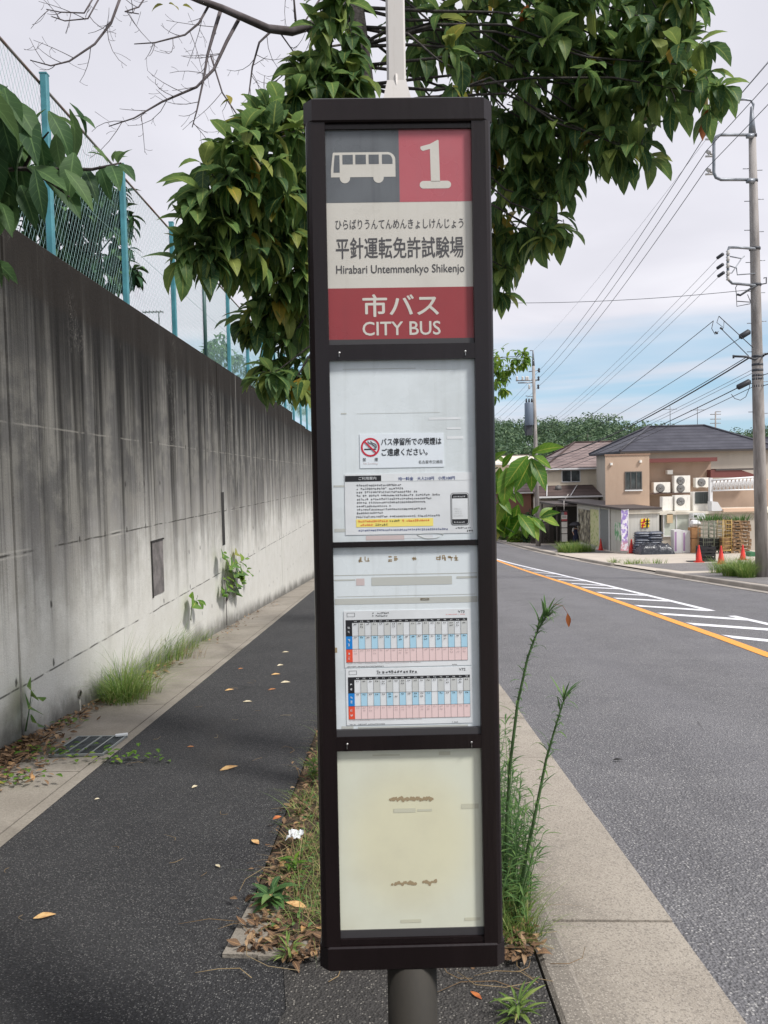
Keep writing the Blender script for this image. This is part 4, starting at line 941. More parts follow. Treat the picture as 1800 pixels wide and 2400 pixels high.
for k in range(700):
    y = 3.6 + 5.5 * rr.random() ** 1.2; d = abs(rr.gauss(0, .10)); lit(mb, WX + .03 + d, y, rr, rr.uniform(.03, .08))
for k in range(300): lit(mb, WX + .05 + abs(rr.gauss(0, .12)), rr.gauss(5.35, .22), rr, rr.uniform(.04, .09), .02)
for k in range(160): lit(mb, rr.gauss(-2.5, .14), rr.gauss(4.9, .25), rr, rr.uniform(.03, .07))
for k in range(130): lit(mb, WX + .04 + abs(rr.gauss(0, .12)), rr.uniform(9, 18), rr, rr.uniform(.03, .07))
tag(mb.build('leaf_litter', [M_litter]), kind='stuff')
# pale straw and stems scattered
mb = MB(); rr = random.Random(16)
def straw(x, y, L, a, off=.006, r=.0016):
    p = [Vector((x + L * t * math.cos(a + t), y + L * t * math.sin(a + t), 0)) for t in (0, .35, .7, 1)]
    mb.tube([(q.x, q.y, gz(q.y, off + rr.random() * .01)) for q in p], [r, r, r * .8, r * .5], 4)
for k in range(46): straw(rr.uniform(-.6, -.2), 2.7 + 2.5 * rr.random() ** 1.3, rr.uniform(.08, .3), rr.uniform(0, 6.28), .02)
for k in range(26): straw(rr.uniform(.05, .55), rr.uniform(2.45, 3.1), rr.uniform(.08, .26), rr.uniform(0, 6.28), .014)
for k in range(24): straw(rr.uniform(-1.8, -.6), rr.uniform(2, 8), rr.uniform(.04, .12), rr.uniform(0, 6.28), .004, .0012)
for px, py, L, a in ((1230, 2330, .3, 2.2), (590, 2300, .2, 2.0), (770, 2310, .12, .4), (680, 1770, .2, .9)): q = onG(px, py); straw(q.x, q.y, L, a, .008, .0018)
tag(mb.build('straw_litter', [M_dry]), kind='stuff')
# small green ground weeds near the pole and kerb
def weed(label, x, y, n, L, h, mats=None, cat='weed', group=None, wr=.3):
    rr = random.Random(len(label) + int(x * 100)); root = empty('weed', Vector((x, y, gz(y))), label, cat, group); mb = MB(); st = MB()
    for i in range(n):
        a = i * 2.4 + rr.uniform(-.3, .3); p = Vector((x, y, gz(y, rr.uniform(.0, h))))
        leaf(mb, p, Vector((math.cos(a), math.sin(a), rr.uniform(.3, 1.0))), Vector((0, 0, 1)), L * rr.uniform(.6, 1.1), L * wr * rr.uniform(.7, 1.1), rr.uniform(.6, 1.5), 0, rr)
    st.tube([(x, y, gz(y, -.01)), (x + .004, y, gz(y, h))], [.003, .0015], 5)
    mb.build('leaves', mats or [M_weed], root); st.build('stem', M_gstem, root); return root
q = onG(640, 2130); weed('broad leafed green weed in the leaf litter left of the sign foot', q.x, q.y, 22, .12, .09)
q = onG(690, 2050); weed('small bright weed in the grass just above the broad leafed weed', q.x, q.y, 14, .08, .07, [M_leafb])
q = onG(1215, 2390); weed('tuft of green weed growing at the kerb in the bottom right corner', q.x, q.y, 30, .10, .06, [M_grass], wr=.12)
q = onG(675, 2250); weed('short grass tuft at the front edge of the planting strip', q.x, q.y, 26, .08, .05, [M_grass], wr=.1)
q = onG(735, 1830); weed('dark green creeping weed at the left edge of the planting strip behind the sign', q.x, q.y, 40, .07, .12, [M_leafb])
# tall thin roadside weeds
def stalk(label, path, Y0, Y1, tufts, seed, dry=None):
    rr = random.Random(seed); pts = pxline(path, Y0, Y1); pts[0] = Vector((pts[0].x, pts[0].y, gz(pts[0].y)))
    root = empty('tall_weed', pts[0], label, 'weed', 'tall roadside weeds'); st = MB(); lf = MB(); n = len(pts)
    st.tube(pts, [.0085 - .006 * i / (n - 1) for i in range(n)], 6)
    tot = sum((b - a).length for a, b in zip(pts, pts[1:])); N = int(tot * 210)
    for k in range(N):
        t = (k + .5) / N * (n - 1); j = min(int(t), n - 2); p = pts[j] + (pts[j + 1] - pts[j]) * (t - j); up = (pts[j + 1] - pts[j]).normalized()
        a = k * 2.4; f_ = k / N
        d = Vector((math.cos(a), math.sin(a), .1)) + up * (.5 + .8 * f_)
        if rr.random() < .35 and .35 < f_ < .93: continue
        L = rr.uniform(.015, .05) * (2.0 if rr.random() < .16 else 1.0); leaf(lf, p, d + rvec(rr) * .5, Vector((0, 0, 1)), L, rr.uniform(.005, .009), rr.uniform(.6, 3.0), 0, rr)
    for k in range(tufts):
        a = k * 2.4; d = Vector((math.cos(a), math.sin(a), .4)) * rr.uniform(.3, 1) + up * rr.uniform(.8, 1.8); leaf(lf, pts[-1] - up * rr.uniform(0, .09), d, Vector((0, 0, 1)), rr.uniform(.06, .12), .009, rr.uniform(.3, 1.0), 0, rr)
    st.build('stem', M_gstem, root); lf.build('leaves', [M_weed], root); return root
stalk('tall green weed with feathery tip leaning out right of the sign, taller of two', [(1092, 2000), (1094, 1800), (1102, 1650), (1118, 1520), (1140, 1420), (1162, 1360), (1186, 1322)], 2.95, 2.9, 20, 2)
stalk('shorter tall weed with an upright bud, right of the feathery one', [(1112, 2010), (1135, 1860), (1160, 1740), (1180, 1640), (1200, 1570), (1222, 1500)], 2.85, 2.8, 9, 3)
dlf = MB(); p = atd(1226, 1325, 2.9); leaf(dlf, p, Vector((.1, 0, -1)), Vector((0, -1, 0)), .055, .02, .2, 0, rr); dlf.tube([atd(1195, 1305, 2.9), atd(1215, 1308, 2.9), p], [.0008] * 3, 4)
o = tag(dlf.build('withered_leaf', [M_leafo]), 'withered orange leaf hanging from the tip of the tall weed', 'leaf')
mb = MB(); rr = random.Random(17)
for k in range(120):
    x, y = rr.uniform(.31, .52), rr.uniform(2.75, 4.2); h = rr.uniform(.2, .5) * (1.5 if k % 5 == 0 else 1)
    p0 = Vector((x, y, gz(y))); p1 = p0 + Vector((rr.uniform(-.05, .1), rr.uniform(-.05, .05), h))
    mb.tube([p0, p1], [.002, .001], 4)
    for i in range(int(h * 70)):
        t = rr.random(); a = rr.uniform(0, 6.28); leaf(mb, p0 + (p1 - p0) * t, Vector((math.cos(a), math.sin(a), .7)), Vector((0, 0, 1)), rr.uniform(.04, .09), .007, rr.uniform(.5, 1.5), 0, rr)
tag(mb.build('weed_thicket', [M_weed]), 'bushy low weeds with thin leaves filling the strip right of the sign', 'weeds')
# plants rooted in the wall
def wallplant(label, cat, stem, leaves, X, m, W=.6, seed=1, sm=None):
    rr = random.Random(seed); pts = [atX(x * K, y * K, X + .02 * i / len(stem)) for i, (x, y) in enumerate(stem)]
    root = empty('wall_plant', pts[0], label, cat, 'plants growing from the wall'); st = MB(); lf = MB()
    st.tube(pts, [.007 - .005 * i / (len(pts) - 1) for i in range(len(pts))], 5)
    for px, py, qx, qy in leaves:
        a = atX(px * K, py * K, X + rr.uniform(.02, .06)); b = atX(qx * K, qy * K, X + rr.uniform(.06, .22)); b.y = a.y + (b.y - a.y) * .5 - .03; b.z = atX(qx * K, qy * K, X + .1).z; d = b - a
        leaf(lf, a, d + Vector((0, 0, d.length * .2)), Vector((.8, -.3, .5)), d.length * 1.05, d.length * W, .6, 0, rr); st.tube([pts[min(len(pts) - 1, 1)], a], [.0015, .001], 4)
    st.build('stem', sm or M_gstem, root); lf.build('leaves', m, root); return root
rr = random.Random(3); L1 = []
for k in range(46):
    x = rr.uniform(478, 535); y = rr.uniform(1192, 1262) if rr.random() < .75 else rr.uniform(1255, 1285); a = rr.uniform(-.5, 2.4); l = rr.uniform(9, 17)
    if y > 1240 and x > 520: continue
    L1.append((x, y, x + l * math.cos(a), y + l * math.sin(a)))
wallplant('leafy green sapling growing out of the drain slot in the wall', 'sapling', [(490, 1350), (489, 1300), (484, 1250), (500, 1200)], L1, WX + .03, [M_leafb], .55, 5, M_twig)
wallplant('small sprig with pale green leaves rooted at the wall foot', 'sprig', [(412, 1340), (414, 1310), (425, 1296)], [(420, 1300, 412, 1318), (422, 1298, 432, 1316), (424, 1296, 444, 1300), (420, 1298, 408, 1298), (428, 1296, 440, 1312), (424, 1294, 430, 1288)], WX + .03, [M_leafb], .6, 6)
wallplant('little round leafed shoot beside the dark wall joint', 'shoot', [(55, 1580), (62, 1540), (68, 1502)], [(66, 1502, 80, 1496), (66, 1500, 56, 1494), (72, 1506, 92, 1510), (64, 1530, 76, 1532), (62, 1528, 54, 1534), (70, 1560, 80, 1566)], WX + .02, [M_leafb], .8, 7)
for k, (px, py, lab) in enumerate(((165, 1560, 'low green weed at the wall below the weep pipe'), (110, 1625, 'creeping green weed between wall and drain grate'), (250, 1640, 'yellow green creeper along the near side of the drain grate'), (20, 1690, 'scrubby weed in dead leaves at the bottom of the wall, nearest to the viewer'))):
    q = onG(px * K, py * K, .02); q.x = max(q.x, WX + .05); rr = random.Random(k); root = empty('weed', Vector((q.x, q.y, gz(q.y))), lab, 'weed', 'weeds by the drain'); mb = MB()
    for i in range((16, 40, 44, 30)[k]):
        a = rr.uniform(0, 6.28); d = Vector((math.cos(a), math.sin(a), rr.uniform(.1, .6))); sx = (.06, .22, .24, .12)[k]
        leaf(mb, Vector((q.x + rr.gauss(0, sx), q.y + rr.gauss(0, .05), gz(q.y, rr.uniform(.01, .07)))), d, Vector((0, 0, 1)), rr.uniform(.03, .065), .03, .8, 0, rr)
    mb.build('leaves', [M_leafb], root)

# ------------------------------------------------------------------ small things on the ground
M_tan = mat('tan_dead_leaf', lin(206, 168, 112), .7, 0, mottled(lin(214, 178, 122), lin(176, 132, 84), 40))
M_brownl = mat('brown_dead_leaf', lin(150, 102, 66), .75, 0, mottled(lin(168, 116, 74), lin(112, 72, 48), 40))
M_palel = mat('pale_dead_leaf', lin(196, 186, 160), .7, 0, mottled(lin(206, 196, 170), lin(168, 152, 120), 40))
M_orl = mat('orange_dead_leaf', lin(186, 106, 54), .7, 0, mottled(lin(196, 118, 62), lin(150, 80, 42), 40))
for k, (px, py, L, a, m_, lab) in enumerate(((97, 1980, .085, .3, M_tan, 'long tan leaf alone on the dark path, bottom left'), (551, 1820, .06, 2.4, M_tan, 'oval tan leaf with dark rim at the edge of the planting strip'), (412, 1614, .05, .1, M_brownl, 'curled reddish brown leaf in the middle of the dark path'),
        (496, 1491, .09, .2, M_tan, 'bright tan leaf on the path level with the grass clump'), (535, 1516, .085, 0, M_palel, 'whitish leaf on the path just nearer than the bright tan one'), (596, 1457, .10, .1, M_tan, 'light tan leaf on the path, middle of the three close to the sign'), (606, 1437, .09, .7, M_palel, 'greenish pale leaf on the path beyond the light tan one'),
        (617, 1409, .09, 0, M_palel, 'narrow pale leaf on the path, farthest of those left of the sign'), (617, 1474, .10, .2, M_palel, 'white sliver of leaf on the path close to the sign edge'), (588, 1490, .08, .2, M_brownl, 'dull brown leaf on the path between two pale ones'), (520, 1445, .06, .5, M_brownl, 'small brown leaf on the far stretch of the path'),
        (1028, 2152, .05, 2.3, M_orl, 'orange leaf on the old asphalt right of the sign stem'), (421, 1700, .05, 1.0, M_palel, 'small pale slip of leaf in the middle of the near path'), (470, 1872, .04, 2.4, M_palel, 'tiny pale leaf on the path near the dead leaf heap'), (210, 1727, .03, .6, M_palel, 'small pale chip on the path edge near the drain channel'), (495, 1660, .12, .45, M_tan, 'thin tan curl of bark lying across the path'), (600, 1785, .06, .8, M_orl, 'rust orange leaf caught in the dead leaf heap'), (640, 1980, .09, 2.8, M_tan, 'curled tan leaf on the leaf heap beside the broad weed'), (590, 1960, .07, 2.2, M_tan, 'tan leaf on the left side of the leaf heap'), (1335, 1642, .07, 0, M_dark, 'dark curled leaf lying on the road'))):
    p = onG(px * K, py * K, -.095 if px > 1300 else .004); mb = MB(); rr = random.Random(40 + k)
    d = Vector((math.cos(a), math.sin(a), .12)); off = .006 if k not in (16, 17, 18) else .05
    leaf(mb, Vector((0, 0, off)) - d * L / 2, d, Vector((.2, -.2, 1)), L, L * (.38 if k not in (1,) else .55), rr.uniform(.15, .6) if k != 1 else .2, 0, rr)
    o = mb.build('fallen_leaf', m_); o.location = p; tag(o, lab, 'leaf', 'fallen leaves on the path')
mb = MB(); p = onG(692, 1960, .06); rr = random.Random(9)
vs = []; N = 9
for i in range(N):
    for j in range(N):
        u, v = i / (N - 1) - .5, j / (N - 1) - .5; q_ = 1.15 - .9 * (u * u + v * v) + .45 * mnoise.noise(Vector((u * 3, v * 3, 5))); u *= q_; v *= q_; vs.append(Vector((u * .085 + .008 * mnoise.noise(Vector((u * 6, v * 6, 3))), v * .10, .014 + .022 * mnoise.noise(Vector((u * 5, v * 5, 8))))))
mb.add(vs, [(i * N + j, i * N + j + 1, (i + 1) * N + j + 1, (i + 1) * N + j) for i in range(N - 1) for j in range(N - 1)], 0, False)
o = mb.build('crumpled_wrapper', mat('white_plastic', lin(226, 230, 232), .35, transl=.2)); o.location = p; tag(o, 'crumpled white plastic wrapper lying in the grass by the sign', 'litter')
# drain grate in the channel
q = [onG(px * K, py * K, .004) for px, py in ((147, 1633), (170, 1594), (276, 1594), (258, 1633))]
gx0, gx1 = min(v.x for v in q), -2.03; gy0, gy1 = sum(v.y for v in (q[0], q[3])) / 2, sum(v.y for v in (q[1], q[2])) / 2
gx0 = max(gx0, -2.62)
gr = empty('drain_grate', Vector(((gx0 + gx1) / 2, (gy0 + gy1) / 2, gz((gy0 + gy1) / 2))), 'dark steel drain grate set in the concrete channel by the wall', 'drain grate')
M_steel = mat('galvanised_grate', lin(92, 100, 106), .5, .5, mottled(lin(96, 104, 110), lin(62, 66, 68), 12))
mb = MB(); mb.add([(x, y, gz(y, .006)) for x, y in ((gx0, gy0), (gx1, gy0), (gx1, gy1), (gx0, gy1))], [(0, 1, 2, 3)]); mb.build('pit', mat('grate_pit', lin(52, 58, 64), .8), gr)
mb = MB(); w_ = gx1 - gx0
for k in range(23):
    x = gx0 + w_ * (k + .5) / 23; mb.add([(x + dx, y, gz(y, z)) for y in (gy0, gy1) for dx, z in ((-.003, .007), (.003, .007), (.003, .018), (-.003, .018))], [(0, 1, 5, 4), (1, 2, 6, 5), (2, 3, 7, 6), (3, 0, 4, 7)])
mb.build('bars', M_steel, gr)
M_rim = mat('grate_rim', lin(150, 156, 158), .4, .6)
mb = MB()
for k in (0, 1, 2, 3, 4): x = gx0 + w_ * k / 4; mb.add([(x + dx, y, gz(y, z)) for y in (gy0, gy1) for dx, z in ((-.006, .007), (.006, .007), (.006, .020), (-.006, .020))], [(0, 1, 5, 4), (1, 2, 6, 5), (2, 3, 7, 6), (3, 0, 4, 7)])
for y in (gy0, gy1): mb.cbox((gx0 + w_ / 2, y, gz(y, .013)), w_ + .02, .014, .016)
mb.build('rim', M_rim, gr)
mb = MB(); p = onG(285, 1722, .03); mb.cbox((0, 0, 0), .09, .035, .012, 0, .3, None, .006); o = mb.build('white_scrap', mat('white_plastic', lin(226, 230, 232), .35)); o.location = p; tag(o, 'flat white plastic scrap on the corner of the drain grate', 'litter')
# ------------------------------------------------------------------ across the road
def B2(x, y, Y): return at(1380 + .2532 * x, 980 + .2532 * y, Y)
def B1(x, y, Y): return at(1150 + .1989 * x, 1020 + .1989 * y, Y)
def bpx(mb, f, x0, y0, x1, y1, Y, dep, mi=0, zmin=None):
    a, b = f(x0, y1, Y), f(x1, y0, Y); z0 = a.z if zmin is None else zmin
    mb.box(a.x, Y, z0, b.x, Y + dep, b.z, mi); return a.x, b.x, z0, b.z
def thing_at(name, x, y, label, cat, group=None, z=None): return empty(name, Vector((x, y, gz(y, -.03) if z is None else z)), label, cat, group)
def plaster(name, a, b): return mat(name, a, .85, 0, lambda g: g.mix(g.noise(g.scale(g.co(), (1, 1, .35)), .9, 5, .65).step(.4, .75) * .55, a, b), lambda g: g.noise(g.co(), 22, 3), bstr=.2)
M_tanw = plaster('tan_plaster', lin(184, 160, 140), lin(164, 140, 121))
M_beige = plaster('beige_siding', lin(224, 212, 190), lin(202, 190, 170))
M_greyw = plaster('grey_beige_plaster', lin(186, 178, 166), lin(166, 158, 147))
M_redw = plaster('red_brown_wall', lin(140, 102, 88), lin(118, 86, 74))
M_maroon = mat('maroon_fascia', lin(112, 62, 58), .5)
def tiles(name, a, b, per=.30, ax='y'):
    def fn(g):
        p = g.co(); x, y, z = g.sep(p); row = (z * 2.0)
        e = row.mod(.52).step(.16, .02)  # shadow line of each tile course, painted into the colour
        c = g.mix(g.noise(p, .7, 4).step(.35, .7), a, b); c = g.mix(g.sep(g.voro(g.scale(p, (3, 3, 6)), 1.0, 'Color'))[0] * .35, c, b)
        v = ((x + y) / per).mod(1.0).step(.1, .0)
        return g.mix((e.max(v * .5)) * .8, c, tuple(q * .35 for q in a[:3]) + (1,))
    return mat(name, a, .55, 0, fn, lambda g: (g.sep(g.co())[2] * 2.0).mod(.52), bstr=.5, spec=.15)
M_tileg = tiles('dark_grey_roof_tile', lin(84, 84, 92), lin(66, 66, 74))
M_tileb = tiles('brown_roof_tile', lin(146, 130, 126), lin(118, 104, 102))
M_tiled = tiles('dark_brown_roof_tile', lin(96, 82, 78), lin(78, 66, 64))
M_glass = mat('window_glass', lin(52, 62, 68), .08, 0, lambda g: g.mix(g.noise(g.co(), 1.4, 3).step(.4, .6) * .5, lin(44, 52, 56), lin(84, 96, 98)), spec=.8)
M_alu = mat('white_aluminium', lin(222, 222, 222), .4)
M_dalu = mat('bronze_aluminium', lin(78, 72, 68), .4, .3)
M_acw = mat('air_conditioner_white', lin(222, 218, 208), .45, 0, lambda g: g.mix(g.noise(g.scale(g.co(), (3, 3, 1)), 2, 4).step(.5, .8) * .5, lin(236, 233, 225), lin(196, 190, 178)))
M_acd = mat('fan_grille', lin(88, 86, 84), .6)
M_shed = mat('shed_panel', lin(196, 194, 184), .5, 0, lambda g: g.mix((g.sep(g.co())[0] / .22).mod(1.0).step(.12, .0) * .4, g.mix(g.noise(g.scale(g.co(), (2, 2, .4)), 1.5, 4).step(.45, .75) * .4, lin(200, 198, 190), lin(170, 164, 150)), lin(120, 116, 108)))
M_shutter = mat('grey_shutter', lin(128, 130, 130), .5, .2, lambda g: g.mix((g.sep(g.co())[2] / .09).mod(1.0).step(.25, .0) * .5, lin(134, 136, 136), lin(88, 90, 90)))
M_roofw = mat('pale_sheet_roof', lin(224, 218, 204), .5, 0, mottled(lin(226, 220, 206), lin(196, 186, 168), 1.2))
M_droof = mat('dark_sheet_roof', lin(76, 68, 66), .6)
M_dkwall = mat('dark_carport_wall', lin(70, 68, 66), .8)

def hip_house(name, label, x0, x1, y0, y1, ze, rx0, rx1, ry, zr, wallm, roofm, over=.5, thick=.16, cat='house', group='houses across the road'):
    zb = gz(y0, -.1); t = empty(name, Vector(((x0 + x1) / 2, (y0 + y1) / 2, zb)), label, cat, group)
    mb = MB(); mb.box(x0 + over, y0 + over, zb, x1 - over, y1 - over, ze); mb.build('wall', wallm, t)
    mb = MB(); A = [Vector(q) for q in ((x0, y0, ze), (x1, y0, ze), (x1, y1, ze), (x0, y1, ze))]; D_ = Vector((0, 0, -thick))
    Rg = [Vector((rx0, ry, zr)), Vector((rx1, ry, zr))]
    mb.add(A + Rg + [q + D_ for q in A], [(0, 1, 5, 4), (1, 2, 5), (2, 3, 4, 5), (3, 0, 4), (0, 6, 7, 1), (1, 7, 8, 2), (2, 8, 9, 3), (3, 9, 6, 0), (6, 9, 8, 7)])
    rf = mb.build('roof', roofm, t)
    mb = MB()
    for a, b in ((Rg[0], Rg[1]), (A[0], Rg[0]), (A[3], Rg[0]), (A[1], Rg[1]), (A[2], Rg[1])): mb.tube([a + Vector((0, 0, .03)), b + Vector((0, 0, .05))], .09, 6)
    mb.build('ridge_cap', M_tiled if roofm != M_tileg else mat('ridge_tile', lin(70, 70, 78), .6), rf)
    mb = MB(); z = ze - thick; mb.box(x0, y0 - .06, z - .03, x1, y0 + .0, z + .10); mb.build('gutter', M_alu if roofm != M_tileg else M_dalu, rf)
    return t, rf
def window(par, x0, x1, z0, z1, Y, n=2, frame=None, glass=None, sill=True):
    fr = MB(); w_ = .06
    for a, b, c, d in ((x0, x1, z0, z0 + w_), (x0, x1, z1 - w_, z1), (x0, x0 + w_, z0 + w_, z1 - w_), (x1 - w_, x1, z0 + w_, z1 - w_)): fr.box(a, Y - .06, c, b, Y + .02, d)
    for k in range(1, n): xm = x0 + (x1 - x0) * k / n; fr.box(xm - .03, Y - .055, z0 + w_, xm + .03, Y + .015, z1 - w_)
    o = fr.build('window', frame or M_alu, par); gl = MB(); gl.box(x0 + w_, Y - .02, z0 + w_, x1 - w_, Y + .01, z1 - w_); gl.build('pane', glass or M_glass, o)
    return o
# grey roofed house
t, rf = hip_house('house', 'large house with a dark grey hipped tile roof behind the tan building', 17.4, 29.4, 58, 67, 3.06, 21.1, 25.5, 62.5, 5.07, M_greyw, M_tileg)
def antenna(par, x, y, z0, h, nb=5, s=.9):
    mb = MB(); mb.tube([(x, y, z0), (x, y, z0 + h)], .022, 5); mb.tube([(x - s * .6, y, z0 + h - .25), (x + s * .6, y, z0 + h - .25)], .012, 4)
    for k in range(nb): q = x - s * .5 + s * k / (nb - 1); mb.tube([(q, y - .3, z0 + h - .25), (q, y + .3, z0 + h - .25)], .008, 4)
    mb.build('antenna', M_dalu, par)
antenna(rf, 22.8, 62.5, 5.0, 1.7); antenna(rf, 25.0, 62.5, 5.0, 1.6)
# beige house with brown roof
t, rf = hip_house('house', 'beige two storey house with a brown hipped roof and white framed windows', 13.5, 24.5, 67.4, 77, 1.97, 17.4, 20.8, 72, 4.3, M_beige, M_tileb)
window(t, 15.2, 16.85, .67, 1.74, 67.88); window(t, 18.3, 19.3, 1.0, 1.74, 67.88)
mb = MB(); a = [(12.4, 64.6, -.46), (17.9, 64.6, -.46), (17.9, 67.92, .42), (12.4, 67.92, .42)]; mb.add([Vector(q) for q in a] + [Vector(q) - Vector((0, 0, .14)) for q in a], [(0, 1, 2, 3), (4, 7, 6, 5), (0, 4, 5, 1), (1, 5, 6, 2), (2, 6, 7, 3), (3, 7, 4, 0)]); lr = mb.build('lower_roof', M_tiled, t)
mb = MB(); mb.box(12.4, 64.52, -.58, 17.9, 64.6, -.44); mb.build('gutter', M_alu, lr)
mb = MB(); mb.tube([(15.2, 64.55, -.4), (16.6, 67.8, .5)], .04, 6); mb.tube([(13.2, 64.55, -.4), (13.9, 67.8, .5)], .04, 6); mb.build('roof_pipe', M_alu, lr)
mb = MB(); mb.box(12.7, 65.2, gz(65, -.1), 17.7, 67.9, -.6); gf = mb.build('ground_floor_wall', M_greyw, t)
mb = MB(); mb.lathe((14.6, 66.6, .15), [(.02, 0), (.28, .1), (.3, .14)], 12, 0, Matrix.Rotation(R(70), 4, 'X')); mb.tube([(14.6, 66.7, -.1), (14.6, 66.7, .3)], .03, 5); mb.build('satellite_dish', M_acd, lr)
antenna(rf, 18.6, 72, 4.2, .9, 4, .7)
t, rf = hip_house('house', 'reddish brown house with a low tiled roof, behind the sapling leaves', 10.5, 14.2, 74, 82, -.2, 11.5, 13.2, 78, 1.3, M_redw, M_tileb)
t, rf = hip_house('house', 'distant house with a pale flat looking roof below the wooded hill', 12, 22, 100, 110, 2.9, 15, 19, 105, 4.0, M_beige, M_roofw)
t, rf = hip_house('house', 'far house half hidden behind the concrete utility pole on the right', 31, 42, 66, 76, 2.4, 34, 39, 71, 4.3, M_greyw, M_tileg)

# tan flat roofed building
bt = empty('tan_building', Vector((18, 53, gz(50, -.1))), 'tan plaster building with a maroon eave and air conditioners on its wall', 'building')
mb = MB(); a_, b_ = B2(155, 900, 50), B2(560, 340, 50); xa, xb, zt = a_.x, b_.x, b_.z; mb.prism([(xa, 50), (xb, 50), (xb, 57.5), (xa + 2.6, 57.5)], gz(50, -.2), zt); x2 = B2(1130, 400, 51.2).x
mb.box(xb, 51.2, gz(50, -.2), x2, 58, zt - .25); mb.box(x2, 51.3, gz(50, -.2), 26.5, 55, B2(1140, 580, 51.3).z)
mb.build('wall', M_tanw, bt)
mb = MB(); mb.prism([(xa - .05, 49.95), (xb + .05, 49.95), (xb + .05, 57.6), (xa + 2.55, 57.6)], zt, zt + .09); mb.build('parapet_cap', mat('tan_coping', lin(150, 122, 104), .6), bt)
mb = MB(); z1 = B2(560, 375, 50.4).z; z0 = B2(560, 412, 50.4).z; mb.box(xb + .003, 50.3, z0, B2(1190, 400, 50.3).x, 51.2, z1); mb.build('maroon_eave', M_maroon, bt)
mb = MB(); p = [B2(1128, 478, 50.6), B2(1128, 552, 50.6), B2(1545, 545, 50.6), B2(1545, 525, 50.6), B2(1400, 476, 50.6)]
vs = [(q.x, 50.6, q.z) for q in p] + [(q.x, 53.5, q.z) for q in p]; mb.add(vs, [(0, 1, 2, 3, 4), (9, 8, 7, 6, 5)] + [(i, 5 + i, 5 + (i + 1) % 5, (i + 1) % 5) for i in range(5)]); mb.build('lean_to_roof', M_maroon, bt)
mb = MB(); mb.box(B2(1180, 480, 50.5).x, 50.55, B2(1180, 486, 50.5).z, B2(1545, 480, 50.5).x, 53.6, B2(1180, 472, 50.5).z + .02); mb.build('roof_sheet', M_droof, bt)
a, b = B2(335, 665, 50), B2(490, 492, 50); o = window(bt, a.x, b.x, a.z, b.z, 50.0, 3, M_acd)
mb = MB(); mb.box(a.x - .02, 49.9, a.z - .08, b.x + .02, 50.0, a.z); mb.build('sill', M_alu, o)
for x, y in ((205, 425), (475, 400)): mb = MB(); q = B2(x, y, 50); mb.cbox((q.x, 49.93, q.z), .16, .14, .16, 0, 0, None, .03); mb.build('wall_vent', M_acw, bt)
mb = MB(); q0, q1 = B2(548, 700, 50.2), B2(935, 690, 50.2); mb.box(q0.x, 50.2, q0.z - .05, q1.x, 51.2, q1.z); mb.build('ledge', mat('rusty_ledge', lin(92, 72, 64), .7), bt)
mb = MB(); q0, q1 = B2(722, 520, 50.9), B2(775, 480, 50.9); mb.cbox(((q0.x + q1.x) / 2, 51.0, (q0.z + q1.z) / 2), q1.x - q0.x, .4, q1.z - q0.z, 0, 0, None, .03); mb.build('wall_lamp', M_acw, bt)
# air conditioners
def ac(label, x0, y0, x1, y1, Y, fans, dep=.45):
    a, b = B2(x0, y1, Y), B2(x1, y0, Y); w_, h = b.x - a.x, b.z - a.z
    t = empty('air_conditioner', Vector(((a.x + b.x) / 2, Y + dep / 2, a.z)), label, 'air conditioner', 'outdoor air conditioning units')
    mb = MB(); mb.cbox(((a.x + b.x) / 2, Y + dep / 2, (a.z + b.z) / 2), w_, dep, h, 0, 0, None, .03); mb.box(a.x + .08, Y + .05, a.z - .06, a.x + .2, Y + dep - .05, a.z); mb.box(b.x - .2, Y + .05, a.z - .06, b.x - .08, Y + dep - .05, a.z); mb.build('casing', M_acw, t)
    for fx, fz, fr in fans:
        c = Vector((a.x + w_ * fx, Y - .004, a.z + h * fz)); mb = MB(); rr_ = fr * w_
        mb.lathe(c, [(rr_, 0), (rr_, .02)], 20, 0, Matrix.Rotation(R(90), 4, 'X'))
        for k in range(1, 5): mb.tube([c + Vector((rr_ * k / 5 * math.cos(u), -.03, rr_ * k / 5 * math.sin(u))) for u in [i * .4488 for i in range(15)]], .006, 4, 1)
        mb.lathe(c + Vector((0, -.02, 0)), [(rr_ * .2, 0), (rr_ * .2, .02)], 12, 0, Matrix.Rotation(R(90), 4, 'X')); mb.build('fan_grille', [M_acd, M_alu], t)
    return t
ac('small single fan air conditioner at the left end of the wall ledge', 600, 592, 755, 690, 50.3, [(.4, .42, .26)])
ac('tall double fan air conditioner standing on the wall ledge', 790, 530, 940, 690, 50.3, [(.40, .70, .25), (.40, .25, .25)])
ac('white air conditioner with a bright fan hub, high beside the lattice girder', 988, 550, 1112, 640, 50.2, [(.45, .5, .30)])
ac('plain backed air conditioner without visible fan, on the annex roof', 680, 727, 782, 858, 46.6, [])
ac('large single fan air conditioner on the annex roof under the double fan one', 795, 712, 940, 858, 46.5, [(.38, .6, .26)])
t = ac('white air conditioner with a dark louvred front on the annex roof', 965, 680, 1112, 858, 46.5, [])
mb = MB(); a, b = B2(985, 792, 46.48), B2(1105, 682, 46.48)
for k in range(7): x = a.x + (b.x - a.x) * k / 7; mb.box(x, 46.46, a.z, x + (b.x - a.x) / 7 * .86, 46.5, b.z)
mb.build('louvre', mat('dark_louvre', lin(74, 80, 78), .5), t)
